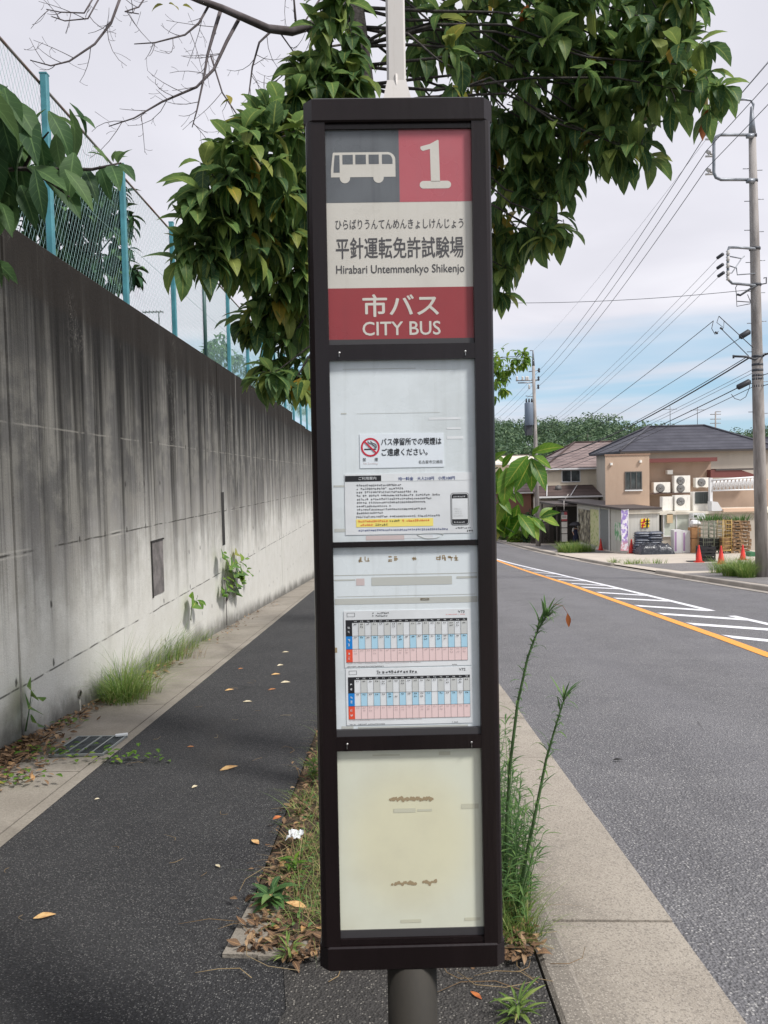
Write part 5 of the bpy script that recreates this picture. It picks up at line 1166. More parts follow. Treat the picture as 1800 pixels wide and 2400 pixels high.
# annex with shop front
an = empty('shop_annex', Vector((18.5, 47.5, gz(46, -.1))), 'low pale annex with a greenish glass front behind the stacked goods', 'building')
zt = B2(700, 868, 46).z; mb = MB(); x0 = B2(655, 900, 46).x; mb.box(x0, 46, gz(46, -.2), 24.6, 50, zt - .16); mb.build('wall', M_greyw, an)
mb = MB(); mb.box(x0 - .05, 45.8, zt - .16, 24.8, 50, zt); mb.build('roof', M_roofw, an)
mb = MB(); a, b = B2(655, 1225, 45.98), B2(672, 885, 45.98); mb.box(a.x, 45.97, a.z, b.x, 46.0, b.z); mb.build('doorway', M_dark, an)
a, b = B2(690, 1100, 45.9), B2(935, 885, 45.9); o = window(an, a.x, b.x, a.z, b.z, 45.96, 2, M_alu, mat('greenish_glass', lin(150, 182, 164), .2, 0, lambda g: g.mix((g.sep(g.co())[2] + 1.0).step(-.4, .5), lin(132, 172, 150), lin(196, 202, 190))))
mb = MB(); a, b = B2(725, 972, 45.8), B2(778, 885, 45.8); mb.box(a.x, 45.8, a.z, b.x, 45.86, b.z); mb.build('notice', mat('beige_card', lin(206, 182, 146), .6), an)
mb = MB(); a, b = B2(1240, 868, 45.7), B2(1545, 832, 45.7); mb.box(a.x, 45.6, a.z, b.x, 46.5, b.z); mb.build('canopy', mat('peach_sheet', lin(222, 190, 164), .6), an)
mb = MB(); a = B2(1135, 860, 45.75); b = B2(1240, 775, 45.75); mb.add([(a.x, 45.7, a.z), (b.x, 45.7, a.z), (a.x + .35, 45.7, b.z), (a.x, 45.7, b.z + .05), (a.x, 46.3, a.z), (b.x, 46.3, a.z), (a.x + .35, 46.3, b.z), (a.x, 46.3, b.z + .05)], [(0, 1, 2, 3), (7, 6, 5, 4), (1, 5, 6, 2), (2, 6, 7, 3), (0, 3, 7, 4), (0, 4, 5, 1)]); o = mb.build('white_tarpaulin', M_alu); tag(o, 'white tarpaulin heaped on the annex roof beside the girder post', 'tarpaulin')
# lattice girder
lg = empty('lattice_girder', Vector((B2(1128, 900, 46.2).x, 46.2, B2(1128, 868, 46.2).z)), 'white steel lattice girder on a post above the annex roof', 'girder')
mb = MB(); a, b = B2(1116, 895, 46.2), B2(1140, 552, 46.2); mb.box(a.x, 46.1, a.z, b.x, 46.35, b.z); mb.build('post', M_alu, lg)
mb = MB(); tl, tr_, bl, br = B2(1140, 575, 46.1), B2(1560, 545, 46.1), B2(1140, 672, 46.1), B2(1560, 660, 46.1)
for dy in (0, .35):
    O = Vector((0, dy, 0)); mb.tube([tl + O, tr_ + O], .055, 6); mb.tube([bl + O, br + O], .045, 6); N = 12
    for k in range(N):
        u, v = k / N, (k + .5) / N; lo = lambda q: bl + (br - bl) * q + O; hi = lambda q: tl + (tr_ - tl) * q + O
        mb.tube([lo(u), hi(v)], .028, 5); mb.tube([hi(v), lo((k + 1) / N)], .028, 5)
mb.build('girder', M_alu, lg)
# storage shed with shutters, facing the road
SXX = 14.0; Y0, Y1 = 45.2, 57.5
sh = empty('storage_shed', Vector((15, 50, gz(48, -.1))), 'long pale storage shed with a grey shutter and posters along its side', 'shed')
zt = B2(355, 845, 45.2).z; xr = B2(650, 900, 45.2).x
mb = MB(); ysg = frange(Y0, Y1, 1.6)
mb.box(SXX, Y0, gz(Y1, -.3), xr, Y1, zt - .12); mb.build('wall', M_shed, sh)
mb = MB(); mb.box(SXX - .05, Y0 - .12, zt - .26, xr + .05, Y0, zt - .03); mb.build('front_fascia', M_roofw, sh)
mb = MB(); mb.box(SXX - .45, Y0 - .2, zt - .03, xr + .1, Y1 + 4.5, zt + .09); mb.build('roof', M_droof, sh)
mb = MB(); mb.box(SXX - .03, 48.9, gz(49), SXX + .02, 51.0, zt - .22); mb.build('shutter', M_shutter, sh)
def side_panel(nm, y0, y1, z0f, z1f, m, off): mb = MB(); ym = (y0 + y1) / 2; h = zt - .2 - gz(ym); mb.box(SXX - off, y0, gz(ym) + h * z0f, SXX + .01, y1, gz(ym) + h * z1f); return mb.build(nm, m, sh)
M_gposter = mat('green_poster', lin(170, 184, 116), .6, 0, lambda g: g.mix(g.voro(g.co(), 3.2).step(.15, .45), lin(150, 172, 84), lin(206, 206, 156)))
M_dposter = mat('dark_poster', lin(120, 112, 96), .6, 0, lambda g: g.ramp(g.noise(g.co(), 2.6, 5, .6), [(.35, lin(48, 44, 40)), (.5, lin(128, 120, 100)), (.65, lin(196, 190, 168))]))
M_gprint = mat('green_print', lin(120, 176, 128), .6, 0, lambda g: g.mix(g.noise(g.co(), 2.2, 3).step(.45, .55), lin(110, 172, 120), lin(206, 212, 200)))
side_panel('green_print_panel', 46.6, 47.8, .28, .72, M_gprint, .03); side_panel('green_poster', 51.4, 53.6, .08, .96, M_gposter, .03); side_panel('dark_poster', 53.7, 57.0, .10, .92, M_dposter, .03)
mb = MB()
for y in (48.85, 51.1): mb.box(SXX - .10, y - .06, gz(y, -.1), SXX - .035, y + .06, zt - .03)
mb.build('white_pillar', M_alu, sh)
ys_ = MB(); a, b = B2(487, 1012, 45.1), B2(562, 932, 45.1); ys_.box(a.x, 45.15, a.z, b.x, 45.2, b.z, 0)
rr = random.Random(2); w_ = b.x - a.x; h = b.z - a.z
for i, (cx, cz, mi) in enumerate(((.28, .70, 1), (.72, .74, 2), (.28, .28, 1), (.72, .30, 2))):
    for k in range(5):
        u = a.x + w_ * (cx - .16 + .32 * rr.random()); z = a.z + h * (cz - .15 + .3 * rr.random())
        if k % 2: ys_.box(u - .11, 45.14, z - .02, u + .11, 45.15, z + .02, mi)
        else: ys_.box(u - .02, 45.138, z - .12, u + .02, 45.15, z + .12, mi)
ys_.build('yellow_sign', [mat('sign_yellow', lin(240, 206, 40), .5), M_pred, M_black], sh)
# carport gloom between the houses
cp = empty('carport', Vector((14.4, 63, gz(62, -.1))), 'dark open carport between the shed and the beige house', 'carport')
mb = MB(); mb.box(13.3, 64.0, gz(64, -.2), 18, 64.2, -1.3); mb.build('back_wall', M_dkwall, cp)
mb = MB(); mb.box(12.4, 57.8, -.95, 16.5, 64.3, -.82); mb.build('roof', M_droof, cp)
mb = MB()
for x, y in ((12.6, 58.2), (12.6, 63.8)): mb.box(x, y, gz(y, -.1), x + .1, y + .1, -.95)
mb.build('post', M_dalu, cp)
gt = empty('slatted_gate', Vector((13.2, 66.5, gz(66))), 'dark slatted sliding gate left of the far bus stop sign', 'gate')
mb = MB()
for k in range(22): x = 11.6 + k * .085; mb.box(x, 63.2, gz(63), x + .055, 63.24, gz(63) + 1.7)
mb.build('slats', M_dalu, gt); mb = MB(); mb.box(11.55, 63.19, gz(63) + 1.7, 13.5, 63.26, gz(63) + 1.78); mb.box(11.55, 63.19, gz(63) + .05, 13.5, 63.26, gz(63) + .13); mb.build('rail', M_dalu, gt)
lw = MB(); lw.box(10.9, 68, gz(68, -.2), 12.6, 68.2, gz(68) + 1.3); tag(lw.build('garden_wall', M_greyw), 'low grey garden wall far down the road behind the round bush', 'wall')
# banner
bn = empty('banner_flag', Vector((13.8, 44.6, gz(44.6, -.03))), 'tall narrow purple and white banner at the corner of the shed', 'banner')
mb = MB(); mb.tube([(13.82, 44.6, gz(44.6)), (13.82, 44.6, zt + .05)], .018, 6); mb.tube([(13.42, 44.6, zt), (13.84, 44.6, zt)], .012, 5); mb.build('pole', M_alu, bn)
mb = MB(); N = 12; top = zt - .02; bot = gz(44.6) + .15; vs = []
for i in range(N + 1):
    z = top + (bot - top) * i / N
    for j in range(4): vs.append((13.41 + .4 * j / 3 + .03 * math.sin(i * .9 + j), 44.6 + .05 * math.sin(i * .7 + j * 1.3), z))
for dy in (0, .006): mb.add([(x, y + dy, z) for x, y, z in vs], [(4 * i + j, 4 * i + j + 1, 4 * i + j + 5, 4 * i + j + 4) for i in range(N) for j in range(3)], 0, True)
mb.build('cloth', mat('banner_cloth', lin(170, 150, 206), .8, 0, lambda g: g.mix(g.noise(g.scale(g.co(), (1, 1, .8)), 5, 3).step(.46, .56), g.mix(g.sep(g.co())[2].step(.9, .5), lin(158, 138, 200), lin(204, 150, 160)), lin(228, 224, 232))), bn)
# traffic cones
M_cone = mat('cone_red', lin(214, 52, 44), .45, 0, mottled(lin(218, 54, 46), lin(186, 44, 40), 4)); M_rub = mat('black_rubber', lin(38, 38, 40), .8)
def cone0():
    t = bpy.data.objects.new('traffic_cone', None); COL.objects.link(t); mb = MB()
    mb.lathe((0, 0, 0), [(.15, .035), (.142, .06), (.03, .68), (.022, .70), (.012, .70)], 18); mb.build('body', M_cone, t)
    mb = MB(); mb.cbox((0, 0, .0175), .38, .38, .035, 0, 0, None, .05); mb.build('foot', M_cone, t); return t
cones = [(1638, 1318, 'red traffic cone in front of the dark crate, left of the pair'), (1690, 1323, 'red traffic cone in front of the dark crate, right of the pair'), (1741, 1312, 'red traffic cone half hidden by grass near the utility pole'), (1480, 1297, 'red traffic cone between the banner and the sack stack'), (1423, 1282, 'red traffic cone at the foot of the grey shutter')]
c0 = cone0()
for i, (px, py, lab) in enumerate(cones):
    o = c0 if i == 0 else copy_tree(c0); p = onG(px, py, -.03); 
    if i == 4: p = Vector((13.75, 50.2, gz(50.2, -.03)))
    o.location = p; tag(o, lab, 'traffic cone', 'red traffic cones in the yard'); o.scale = [(1.0, 1.0, 1.1), (1.0, 1.0, 1.12), (.95, .95, 1.0), (1.1, 1.1, 1.2), (1.0, 1.0, 1.1)][i]
# crate and rubber mat between the cones
p = onG(1661, 1316, -.03); t = thing_at('dark_crate', p.x, p.y + .3, 'dark slatted crate standing on a rubber mat between two cones', 'crate')
mb = MB()
for z in (.08, .24, .40, .56): mb.cbox((p.x, p.y + .05, gz(p.y) + z), .66, .03, .11); mb.cbox((p.x, p.y + .62, gz(p.y) + z), .66, .03, .11); mb.cbox((p.x - .33, p.y + .33, gz(p.y) + z), .03, .54, .11); mb.cbox((p.x + .33, p.y + .33, gz(p.y) + z), .03, .54, .11)
mb.build('slats', M_rub, t); mb = MB()
for sx in (-.31, .31):
    for dy in (.08, .6): mb.cbox((p.x + sx, p.y + dy, gz(p.y) + .31), .05, .05, .66)
mb.build('corner_post', M_rub, t)
mb = MB(); mb.cbox((0, 0, .012), 1.25, .8, .024, 0, 0, None, .05); o = mb.build('rubber_mat', M_rub); o.location = (p.x - .3, p.y - .1, gz(p.y, -.028)); tag(o, 'flat black rubber mat under the cones and the dark crate', 'mat')
# sacks, wrapped heap, boxes
M_sack = mat('grey_plastic_sack', lin(86, 92, 106), .4, 0, mottled(lin(92, 98, 112), lin(62, 66, 78), 3), lambda g: g.noise(g.co(), 9, 3), bstr=.5)
def pillow(sx, sy, sz, rr, n=10):
    vs = []; 
    for s_ in (1, -1):
        for i in range(n + 1):
            for j in range(n + 1):
                u, v = 2 * i / n - 1, 2 * j / n - 1; h = ((1 - u ** 4) * (1 - v ** 4)) ** .45
                vs.append((u * sx / 2, v * sy / 2, s_ * h * sz / 2 * (1 + .25 * mnoise.noise(Vector((u * 2, v * 2, s_ + rr.random()))))))
    m_ = (n + 1) ** 2; fs = []
    for i in range(n):
        for j in range(n): a = i * (n + 1) + j; fs += [(a, a + n + 1, a + n + 2, a + 1), (m_ + a, m_ + a + 1, m_ + a + n + 2, m_ + a + n + 1)]
    return vs, fs
rr = random.Random(6); mb = MB(); mb.add(*pillow(.84, .55, .2, rr), 0, True); s0_ = mb.build('plastic_sack', M_sack)
a, b = B2(430, 1240, 44.3), B2(690, 1045, 44.3); zg = gz(44.6, -.03); nl = 9; first = True
for col, side in ((0, 'left'), (1, 'right')):
    for k in range(nl):
        o = s0_ if first else s0_.copy()
        if not first: COL.objects.link(o)
        first = False; o.location = (a.x + (b.x - a.x) * (.27 + .46 * col) + rr.uniform(-.05, .05), 44.6 + rr.uniform(-.04, .04), zg + .10 + k * (b.z - zg - .1) / nl); o.rotation_euler = (0, 0, rr.uniform(-.1, .1)); o.scale = (1, 1, 1.15)
        lab = ('topmost' if k == nl - 1 else 'lowest' if k == 0 else ('second', 'third', 'fourth', 'fifth', 'sixth', 'seventh', 'eighth')[k - 1] + ' from the ground') + ' grey plastic sack in the ' + side + ' column of the stack'
        tag(o, lab, 'sack', 'grey plastic sacks stacked by the shed')
M_wrap = mat('black_plastic_sheet', lin(46, 48, 54), .22, 0, lambda g: g.mix(g.noise(g.co(), 6, 4, .6, 1.5).step(.5, .7) * .6, lin(44, 46, 52), lin(120, 124, 132)), lambda g: g.noise(g.co(), 7, 4, .6, 1.5), bstr=1.0)
a, b = B2(470, 1258, 43.2), B2(790, 1140, 43.2); rr = random.Random(19); vs = []; N = 22; cxm = (a.x + b.x) / 2; hw = (b.x - a.x) / 2
for i in range(N + 1):
    for j in range(N + 1):
        u, v = 2 * i / N - 1, 2 * j / N - 1; h = ((1 - abs(u) ** 5) * (1 - abs(v) ** 5)) ** .5
        vs.append((cxm + u * hw * (1 + .05 * mnoise.noise(Vector((u * 3, v * 3, 2)))), 43.6 + v * .6, gz(43.2, -.03) + max(0, h * (b.z - a.z) * (.82 + .3 * mnoise.noise(Vector((u * 3.2, v * 2.2, 7))) + .12 * mnoise.noise(Vector((u * 9, v * 7, 1)))))))
mb = MB(); mb.add(vs, [(i * (N + 1) + j, (i + 1) * (N + 1) + j, (i + 1) * (N + 1) + j + 1, i * (N + 1) + j + 1) for i in range(N) for j in range(N)], 0, True); o = mb.build('wrapped_heap', M_wrap); tag(o, 'lumpy heap wrapped in shiny black plastic in front of the sack stack', 'heap')
def carton(name, label, cat, x0, y0, x1, y1, Y, dep, m, stripe=None, group=None, zb=None):
    a, b = B2(x0, y1, Y), B2(x1, y0, Y); z0 = a.z if zb is None else zb; mb = MB(); mb.cbox(((a.x + b.x) / 2, Y + dep / 2, (z0 + b.z) / 2), b.x - a.x, dep, b.z - z0, 0, 0, None, .012)
    mb.box(a.x + .012, Y + dep * .46, b.z, b.x - .012, Y + dep * .54, b.z + .003, 1)
    if stripe: mb.box(a.x + (b.x - a.x) * .1, Y - .003, z0 + .1, a.x + (b.x - a.x) * .35, Y, b.z - .1, 1)
    o = mb.build(name, [m, stripe or m]); ctr = Vector(((a.x + b.x) / 2, Y + dep / 2, z0)); o.data.transform(Matrix.Translation(-ctr)); o.location = ctr; return tag(o, label, cat, group)
M_card = mat('cardboard', lin(172, 128, 88), .85, 0, mottled(lin(178, 134, 92), lin(150, 108, 74), 2)); M_purple = mat('purple_print', lin(170, 140, 176), .6)
zg = gz(44, -.03)
carton('white_box', 'tall white box with a purple stripe, left of two by the black heap', 'box', 787, 1035, 862, 1225, 44.2, .5, M_alu, M_purple, 'tall white boxes', zg)
carton('white_box', 'tall white box with a purple stripe, right of two next to the cardboard', 'box', 866, 1042, 940, 1225, 44.25, .5, M_alu, M_purple, 'tall white boxes', zg)
zc = B2(960, 1113, 44).z
carton('cardboard_box', 'brown cardboard box at the bottom of its stack beside the roll cages', 'box', 958, 1116, 1040, 1215, 44.0, .6, M_card, None, 'cardboard boxes', zg)
carton('cardboard_box', 'brown cardboard box on top of another, under the white bag', 'box', 955, 1015, 1038, 1113, 44.02, .6, M_card, None, 'cardboard boxes', zc)
mb = MB(); mb.add(*pillow(.5, .5, .42, rr), 0, True); o = mb.build('white_bag', M_alu); q = B2(985, 975, 44.3); o.location = q; tag(o, 'crumpled white bag lying on the upper cardboard box', 'bag')
carton('appliance_box', 'white box with a black square on the annex front above the cardboard', 'box', 962, 880, 1080, 935, 45.2, .5, M_alu, M_black, None, None)
# roll cages and pallets
M_cagey = mat('yellow_painted_steel', lin(190, 160, 96), .5, .2); M_cageg = mat('grey_green_steel', lin(122, 128, 112), .5, .3); M_wood = mat('pallet_wood', lin(164, 132, 98), .85, 0, mottled(lin(170, 138, 102), lin(116, 92, 70), 3))
def cage(label, x0, y0, x1, y1, Y, m, stuff=None):
    a, b = B2(x0, y1, Y), B2(x1, y0, Y); zg = gz(Y, -.03); D_ = .75; t = empty('roll_cage', Vector(((a.x + b.x) / 2, Y + D_ / 2, zg)), label, 'roll cage', 'roll cages of the yard')
    fr = MB()
    for x in (a.x, b.x):
        for y in (Y, Y + D_): fr.tube([(x, y, zg + .12), (x, y, b.z)], .022, 6)
    mb = MB(); n = 8
    for k in range(n):
        z = zg + .2 + (b.z - zg - .25) * k / (n - 1)
        for q in (((a.x, Y), (b.x, Y)), ((a.x, Y + D_), (b.x, Y + D_)), ((a.x, Y), (a.x, Y + D_)), ((b.x, Y), (b.x, Y + D_))): mb.tube([(q[0][0], q[0][1], z), (q[1][0], q[1][1], z)], .012, 4)
    for k in range(1, 5):
        x = a.x + (b.x - a.x) * k / 5
        for y in (Y, Y + D_): mb.tube([(x, y, zg + .2), (x, y, b.z - .05)], .008, 4)
    fr.build('frame', m, t); mb.build('bars', m, t)
    mb = MB(); mb.box(a.x, Y, zg + .14, b.x, Y + D_, zg + .19); mb.box(a.x + .04, Y + .06, zg + .19, b.x - .04, Y + D_ - .05, zg + .19 + .35 * (b.z - zg), 1)
    mb.build('base', [m, stuff or M_wood], t)
    for x in (a.x + .05, b.x - .05):
        for y in (Y + .06, Y + D_ - .06): w_ = MB(); w_.lathe((x - .015, y, zg + .065), [(.06, 0), (.06, .03)], 12, 0, Matrix.Rotation(R(90), 4, 'Y')); w_.build('wheel', M_rub, t)
cage('grey green roll cage holding dark plant pots, behind the dark crate', 1062, 950, 1158, 1230, 42.6, M_cageg, M_rub)
cage('roll cage with a dark load between the green cage and the yellow one', 1165, 965, 1232, 1225, 42.9, M_cageg, M_rub)
cage('yellow painted roll cage with wooden boards left of the pallet stack', 1242, 938, 1322, 1240, 42.4, M_cagey)
a, b = B2(1328, 1240, 42.6), B2(1500, 945, 42.6); zg = gz(42.6, -.03); npal = 9; ph = (b.z - zg) / npal; W_ = b.x - a.x; proto = None
for k in range(npal):
    if proto is None:
        proto = bpy.data.objects.new('wooden_pallet', None); COL.objects.link(proto)
        mb = MB()
        for i in range(6): x = -W_ / 2 + W_ * (i + .5) / 6; mb.box(x - W_ / 14, -.5, ph * .72, x + W_ / 14, .5, ph * .86)
        for y in (-.45, 0, .45): mb.box(-W_ / 2, y - .045, ph * .60, W_ / 2, y + .045, ph * .715)
        mb.build('deck', M_wood, proto); mb = MB()
        for x in (-W_ / 2 + .08, 0, W_ / 2 - .08):
            for y in (-.45, 0, .45): mb.box(x - .07, y - .05, ph * .12, x + .07, y + .05, ph * .595)
        for y in (-.45, .45): mb.box(-W_ / 2, y - .05, 0, W_ / 2, y + .05, ph * .115)
        mb.build('blocks', M_wood, proto); o = proto
    else: o = copy_tree(proto)
    o.location = ((a.x + b.x) / 2 + rr.uniform(-.06, .06), 43.1 + rr.uniform(-.05, .05), zg + k * ph); o.rotation_euler = (0, 0, rr.uniform(-.05, .05))
    tag(o, ('bottom' if k == 0 else 'topmost' if k == npal - 1 else ('second', 'third', 'fourth', 'fifth', 'sixth', 'seventh', 'eighth')[k - 1]) + ' wooden pallet' + ('' if k in (0, npal - 1) else ' from below') + ' in the stack beside the utility pole', 'pallet', 'stacked wooden pallets')
carton('dark_bin', 'dark green plastic bin beside the pallet stack, partly behind the utility pole', 'bin', 1492, 1240, 1545, 1312, 38.5, .5, mat('green_bin', lin(58, 112, 78), .5), None, None, gz(38.5, -.03))
def greens(name, label, cat, p, r, n, h, m, wd=.02):
    rr = random.Random(len(label)); mb = MB()
    for k in range(n):
        a_ = rr.uniform(0, 6.28); q = r * rr.random() ** .6; blade(mb, Vector((q * math.cos(a_), q * .6 * math.sin(a_), 0)), a_, h * rr.uniform(.5, 1.1), rr.uniform(.3, 1.2), wd * rr.uniform(.6, 1.3), 0, rr)
    o = mb.build(name, m); o.location = p; return tag(o, label, cat, None)
q = B2(1130, 945, 42.9); greens('potted_greens', 'bushy green plants on top of the grey green roll cage', 'plants', q, .9, 160, .55, M_weed, .05)
q = B2(1395, 945, 43.0); greens('potted_greens', 'straggly green plants on top of the pallet stack', 'plants', q, .8, 110, .5, M_weed, .04)
# far bus stop sign
fs = empty('bus_stop_sign', Vector((11.8, 52, gz(52, -.03))), 'small far bus stop sign across the road with red band and white timetable panels', 'bus stop sign', 'bus stop signs')
z0 = gz(52)
mb = MB(); mb.box(11.80 - .04, 52.04, z0 - .05, 11.84, 52.1, z0 + .55); mb.build('stem', M_stem, fs)
mb = MB()
for s_ in (-1, 1): mb.box(11.8 + s_ * .225 - .025, 52, z0 + .5, 11.8 + s_ * .225 + .025, 52.12, z0 + 2.55)
for a_, b_ in ((.46, .52), (1.05, 1.09), (1.45, 1.49), (1.88, 1.92), (2.55, 2.63)): mb.box(11.8 - .25, 51.995, z0 + a_, 11.8 + .25, 52.125, z0 + b_)
mb.build('frame', M_frame, fs)
mb = MB(); mb.box(11.6, 52.03, z0 + .52, 12.0, 52.1, z0 + 1.88, 0); mb.box(11.6, 52.03, z0 + 1.92, 12.0, 52.1, z0 + 2.06, 1); mb.box(11.6, 52.03, z0 + 2.06, 12.0, 52.1, z0 + 2.33, 0); mb.box(11.6, 52.03, z0 + 2.33, 11.8, 52.1, z0 + 2.55, 2); mb.box(11.8, 52.03, z0 + 2.33, 12.0, 52.1, z0 + 2.55, 1)
for k in range(6): mb.box(11.66, 52.025, z0 + 2.14 + .06 * (k % 3), 11.94, 52.031, z0 + 2.165 + .06 * (k % 3), 2)
mb.build('panel', [M_ivory, M_red, M_grey], fs)
mb = MB(); mb.tube([(11.8, 52.06, z0 + 2.6), (11.8, 52.06, z0 + 3.3)], .025, 6); mb.tube([(11.8, 52.06, z0 + 3.28), (12.1, 52.06, z0 + 3.75)], .02, 5); mb.build('upper_pole', M_white, fs)
# person waiting under an umbrella
M_skin = mat('skin', lin(206, 164, 138), .6); M_navyc = mat('navy_cloth', lin(34, 38, 62), .85); M_whitec = mat('white_cloth', lin(214, 212, 208), .85); M_hair = mat('black_hair', lin(28, 24, 24), .6); M_umb = mat('dark_umbrella', lin(46, 46, 52), .6)
py_w = 57.0; pe_x = (1347 - 912) * py_w / 1800
pr = Vector((pe_x, py_w, gz(py_w, -.03)))
bm = bmesh.new()
J = dict(pel=(0, 0, .90), waist=(0, 0, 1.05), chest=(0, .01, 1.25), neck=(0, .01, 1.40), head=(0, -.015, 1.50), top=(0, -.01, 1.60), hl=(-.09, 0, .86), kl=(-.10, -.02, .48), al=(-.10, .02, .08), tl=(-.11, -.13, .03), hr=(.09, 0, .86), kr=(.10, -.01, .48), ar=(.11, .02, .08), tr=(.12, -.13, .03), sl=(-.17, .01, 1.33), el=(-.23, .02, 1.08), wl=(-.20, -.14, .92), fl=(-.19, -.20, .86), sr=(.17, .01, 1.33), er=(.22, -.04, 1.10), wr=(.12, -.22, 1.22), fr=(.09, -.24, 1.28))
RD = dict(pel=.13, waist=.105, chest=.12, neck=.048, head=.085, top=.07, hl=.085, kl=.055, al=.038, tl=.034, hr=.085, kr=.055, ar=.038, tr=.034, sl=.05, el=.038, wl=.026, fl=.022, sr=.05, er=.038, wr=.026, fr=.022)
vm = {k: bm.verts.new(v) for k, v in J.items()}
for a_, b_ in (('pel', 'waist'), ('waist', 'chest'), ('chest', 'neck'), ('neck', 'head'), ('head', 'top'), ('pel', 'hl'), ('hl', 'kl'), ('kl', 'al'), ('al', 'tl'), ('pel', 'hr'), ('hr', 'kr'), ('kr', 'ar'), ('ar', 'tr'), ('chest', 'sl'), ('sl', 'el'), ('el', 'wl'), ('wl', 'fl'), ('chest', 'sr'), ('sr', 'er'), ('er', 'wr'), ('wr', 'fr')): bm.edges.new((vm[a_], vm[b_]))
me = bpy.data.meshes.new('person'); bm.to_mesh(me); bm.free(); me.materials.append(M_skin)
pe = bpy.data.objects.new('person', me); COL.objects.link(pe); pe.location = pr
sk = pe.modifiers.new('Skin', 'SKIN'); sk.use_smooth_shade = True; pe.modifiers.new('Subdivision', 'SUBSURF').levels = 1
for i, k in enumerate(J): me.skin_vertices[0].data[i].radius = (RD[k], RD[k] * (.8 if k in ('chest', 'waist', 'pel') else 1)); me.skin_vertices[0].data[i].use_root = (k == 'pel')
tag(pe, 'person in a navy dress and white top standing under a dark umbrella', 'person')
mb = MB(); mb.lathe((0, .0, 0), [(.25, .32), (.22, .60), (.16, .95), (.145, 1.05), (.16, 1.22), (.13, 1.30)], 16); d_ = mb.build('navy_dress', M_navyc, pe, True)
mb = MB()
for s_ in (-1, 1): mb.tube([(s_ * .10, .01, 1.36), (s_ * .18, .01, 1.33), (s_ * .235, .0, 1.12)], [.07, .07, .055], 10)
mb.build('white_sleeves', M_whitec, pe, True)
mb = MB(); mb.lathe((0, .005, 1.5), [(.06, -.12), (.105, -.08), (.108, .02), (.09, .09), (.04, .125)], 14); h_ = mb.build('hair', M_hair, pe, True); h_.location = (0, .022, 0)
um = empty('umbrella', pr + Vector((.09, -.24, 1.24)), 'dark open umbrella held over the person in navy', 'umbrella')
mb = MB(); N = 8; prof = [(0, .50), (.22, .46), (.42, .36), (.55, .22)]; vs = [(.0, 0, .5)] ; c_ = Vector((-.05, .12, .12))
mb.lathe(pr + Vector((.02, -.1, 1.36)), [(.01, .50), (.22, .46), (.42, .36), (.55, .22)], 16); mb.build('canopy', M_umb, um)
mb = MB(); mb.tube([pr + Vector((.09, -.24, 1.20)), pr + Vector((.02, -.1, 1.92))], .008, 6); mb.build('shaft', M_alu, um)
# grass and bushes over there
def gmass(label, pts, h, n, m=None, wd=.02, cat='grass', grp='grass tufts beyond the road'):
    rr = random.Random(len(label)); mb = MB(); c = pts[0]
    for (x, y, r) in pts: tuft(mb, x, y, r, n, h, rr, 0, -.03, wd, (.3, 1.1))
    o = mb.build('grass_clump', m or [M_grass]); ctr = Vector((c[0], c[1], gz(c[1]))); o.data.transform(Matrix.Translation(-ctr)); o.location = ctr; return tag(o, label, cat, grp)
q = onG(1745, 1345); gmass('tall unkempt grass at the foot of the near utility pole', [(11.0, 24.2, .4), (11.5, 24.7, .5), (10.7, 24.0, .3), (11.9, 25.4, .5), (11.3, 26.0, .5), (10.75, 23.2, .25)], .72, 330, [M_grass], .016)
gmass('sparse low grass on the kerb island of the driveway', [(10.4, 33.4, .4), (10.9, 33.8, .5), (11.6, 33.6, .5), (10.2, 35.0, .3)], .35, 90, [M_grass], .018)
gmass('round clump of grass at the kerb in front of the far bus stop sign', [(11.2, 47.4, .6), (11.8, 47.8, .6), (11.5, 48.4, .6), (12.3, 48.2, .5), (10.9, 48.3, .4)], .85, 220, [M_grass], .03)
def dome_bush(label, x, y, r, h, n, m, seed):
    rr = random.Random(seed); t = thing_at('bush', x, y, label, 'bush', 'bushes along the far kerb'); mb = MB(); tw = MB(); z0 = gz(y)
    for k in range(n):
        v = rvec(rr).normalized() * rr.uniform(.6, 1.0); v.z = abs(v.z); p = Vector((x + v.x * r, y + v.y * r, z0 + v.z * h)); s_ = r * .16
        for i in range(3): leaf(mb, p, rvec(rr).normalized() + Vector((0, 0, .4)), Vector((0, 0, 1)), s_ * rr.uniform(.7, 1.3), s_ * .5, .8, 0, rr)
    for k in range(5): tw.tube([(x, y, z0 - .05), (x + rr.uniform(-.5, .5) * r, y + rr.uniform(-.5, .5) * r, z0 + h * .8)], [.03, .01], 5)
    mb.build('foliage', m, t); tw.build('stem', M_bark, t)
dome_bush('rounded bright green bush by the kerb far down the road', 11.2, 67.5, 1.0, 1.05, 700, [M_leafb], 1)
dome_bush('smaller green bush beyond the rounded one at the edge of the sign', 10.9, 74, 1.1, 1.2, 500, [M_weed], 2)
dome_bush('dark green hedge bush behind the sapling, left of the far utility pole', 12.6, 66, 1.3, 2.4, 800, [M_leafd], 3)
dome_bush('dark leafy bush between the red brown house and the pole', 12.8, 71, 1.6, 2.8, 700, [M_leafd], 4)
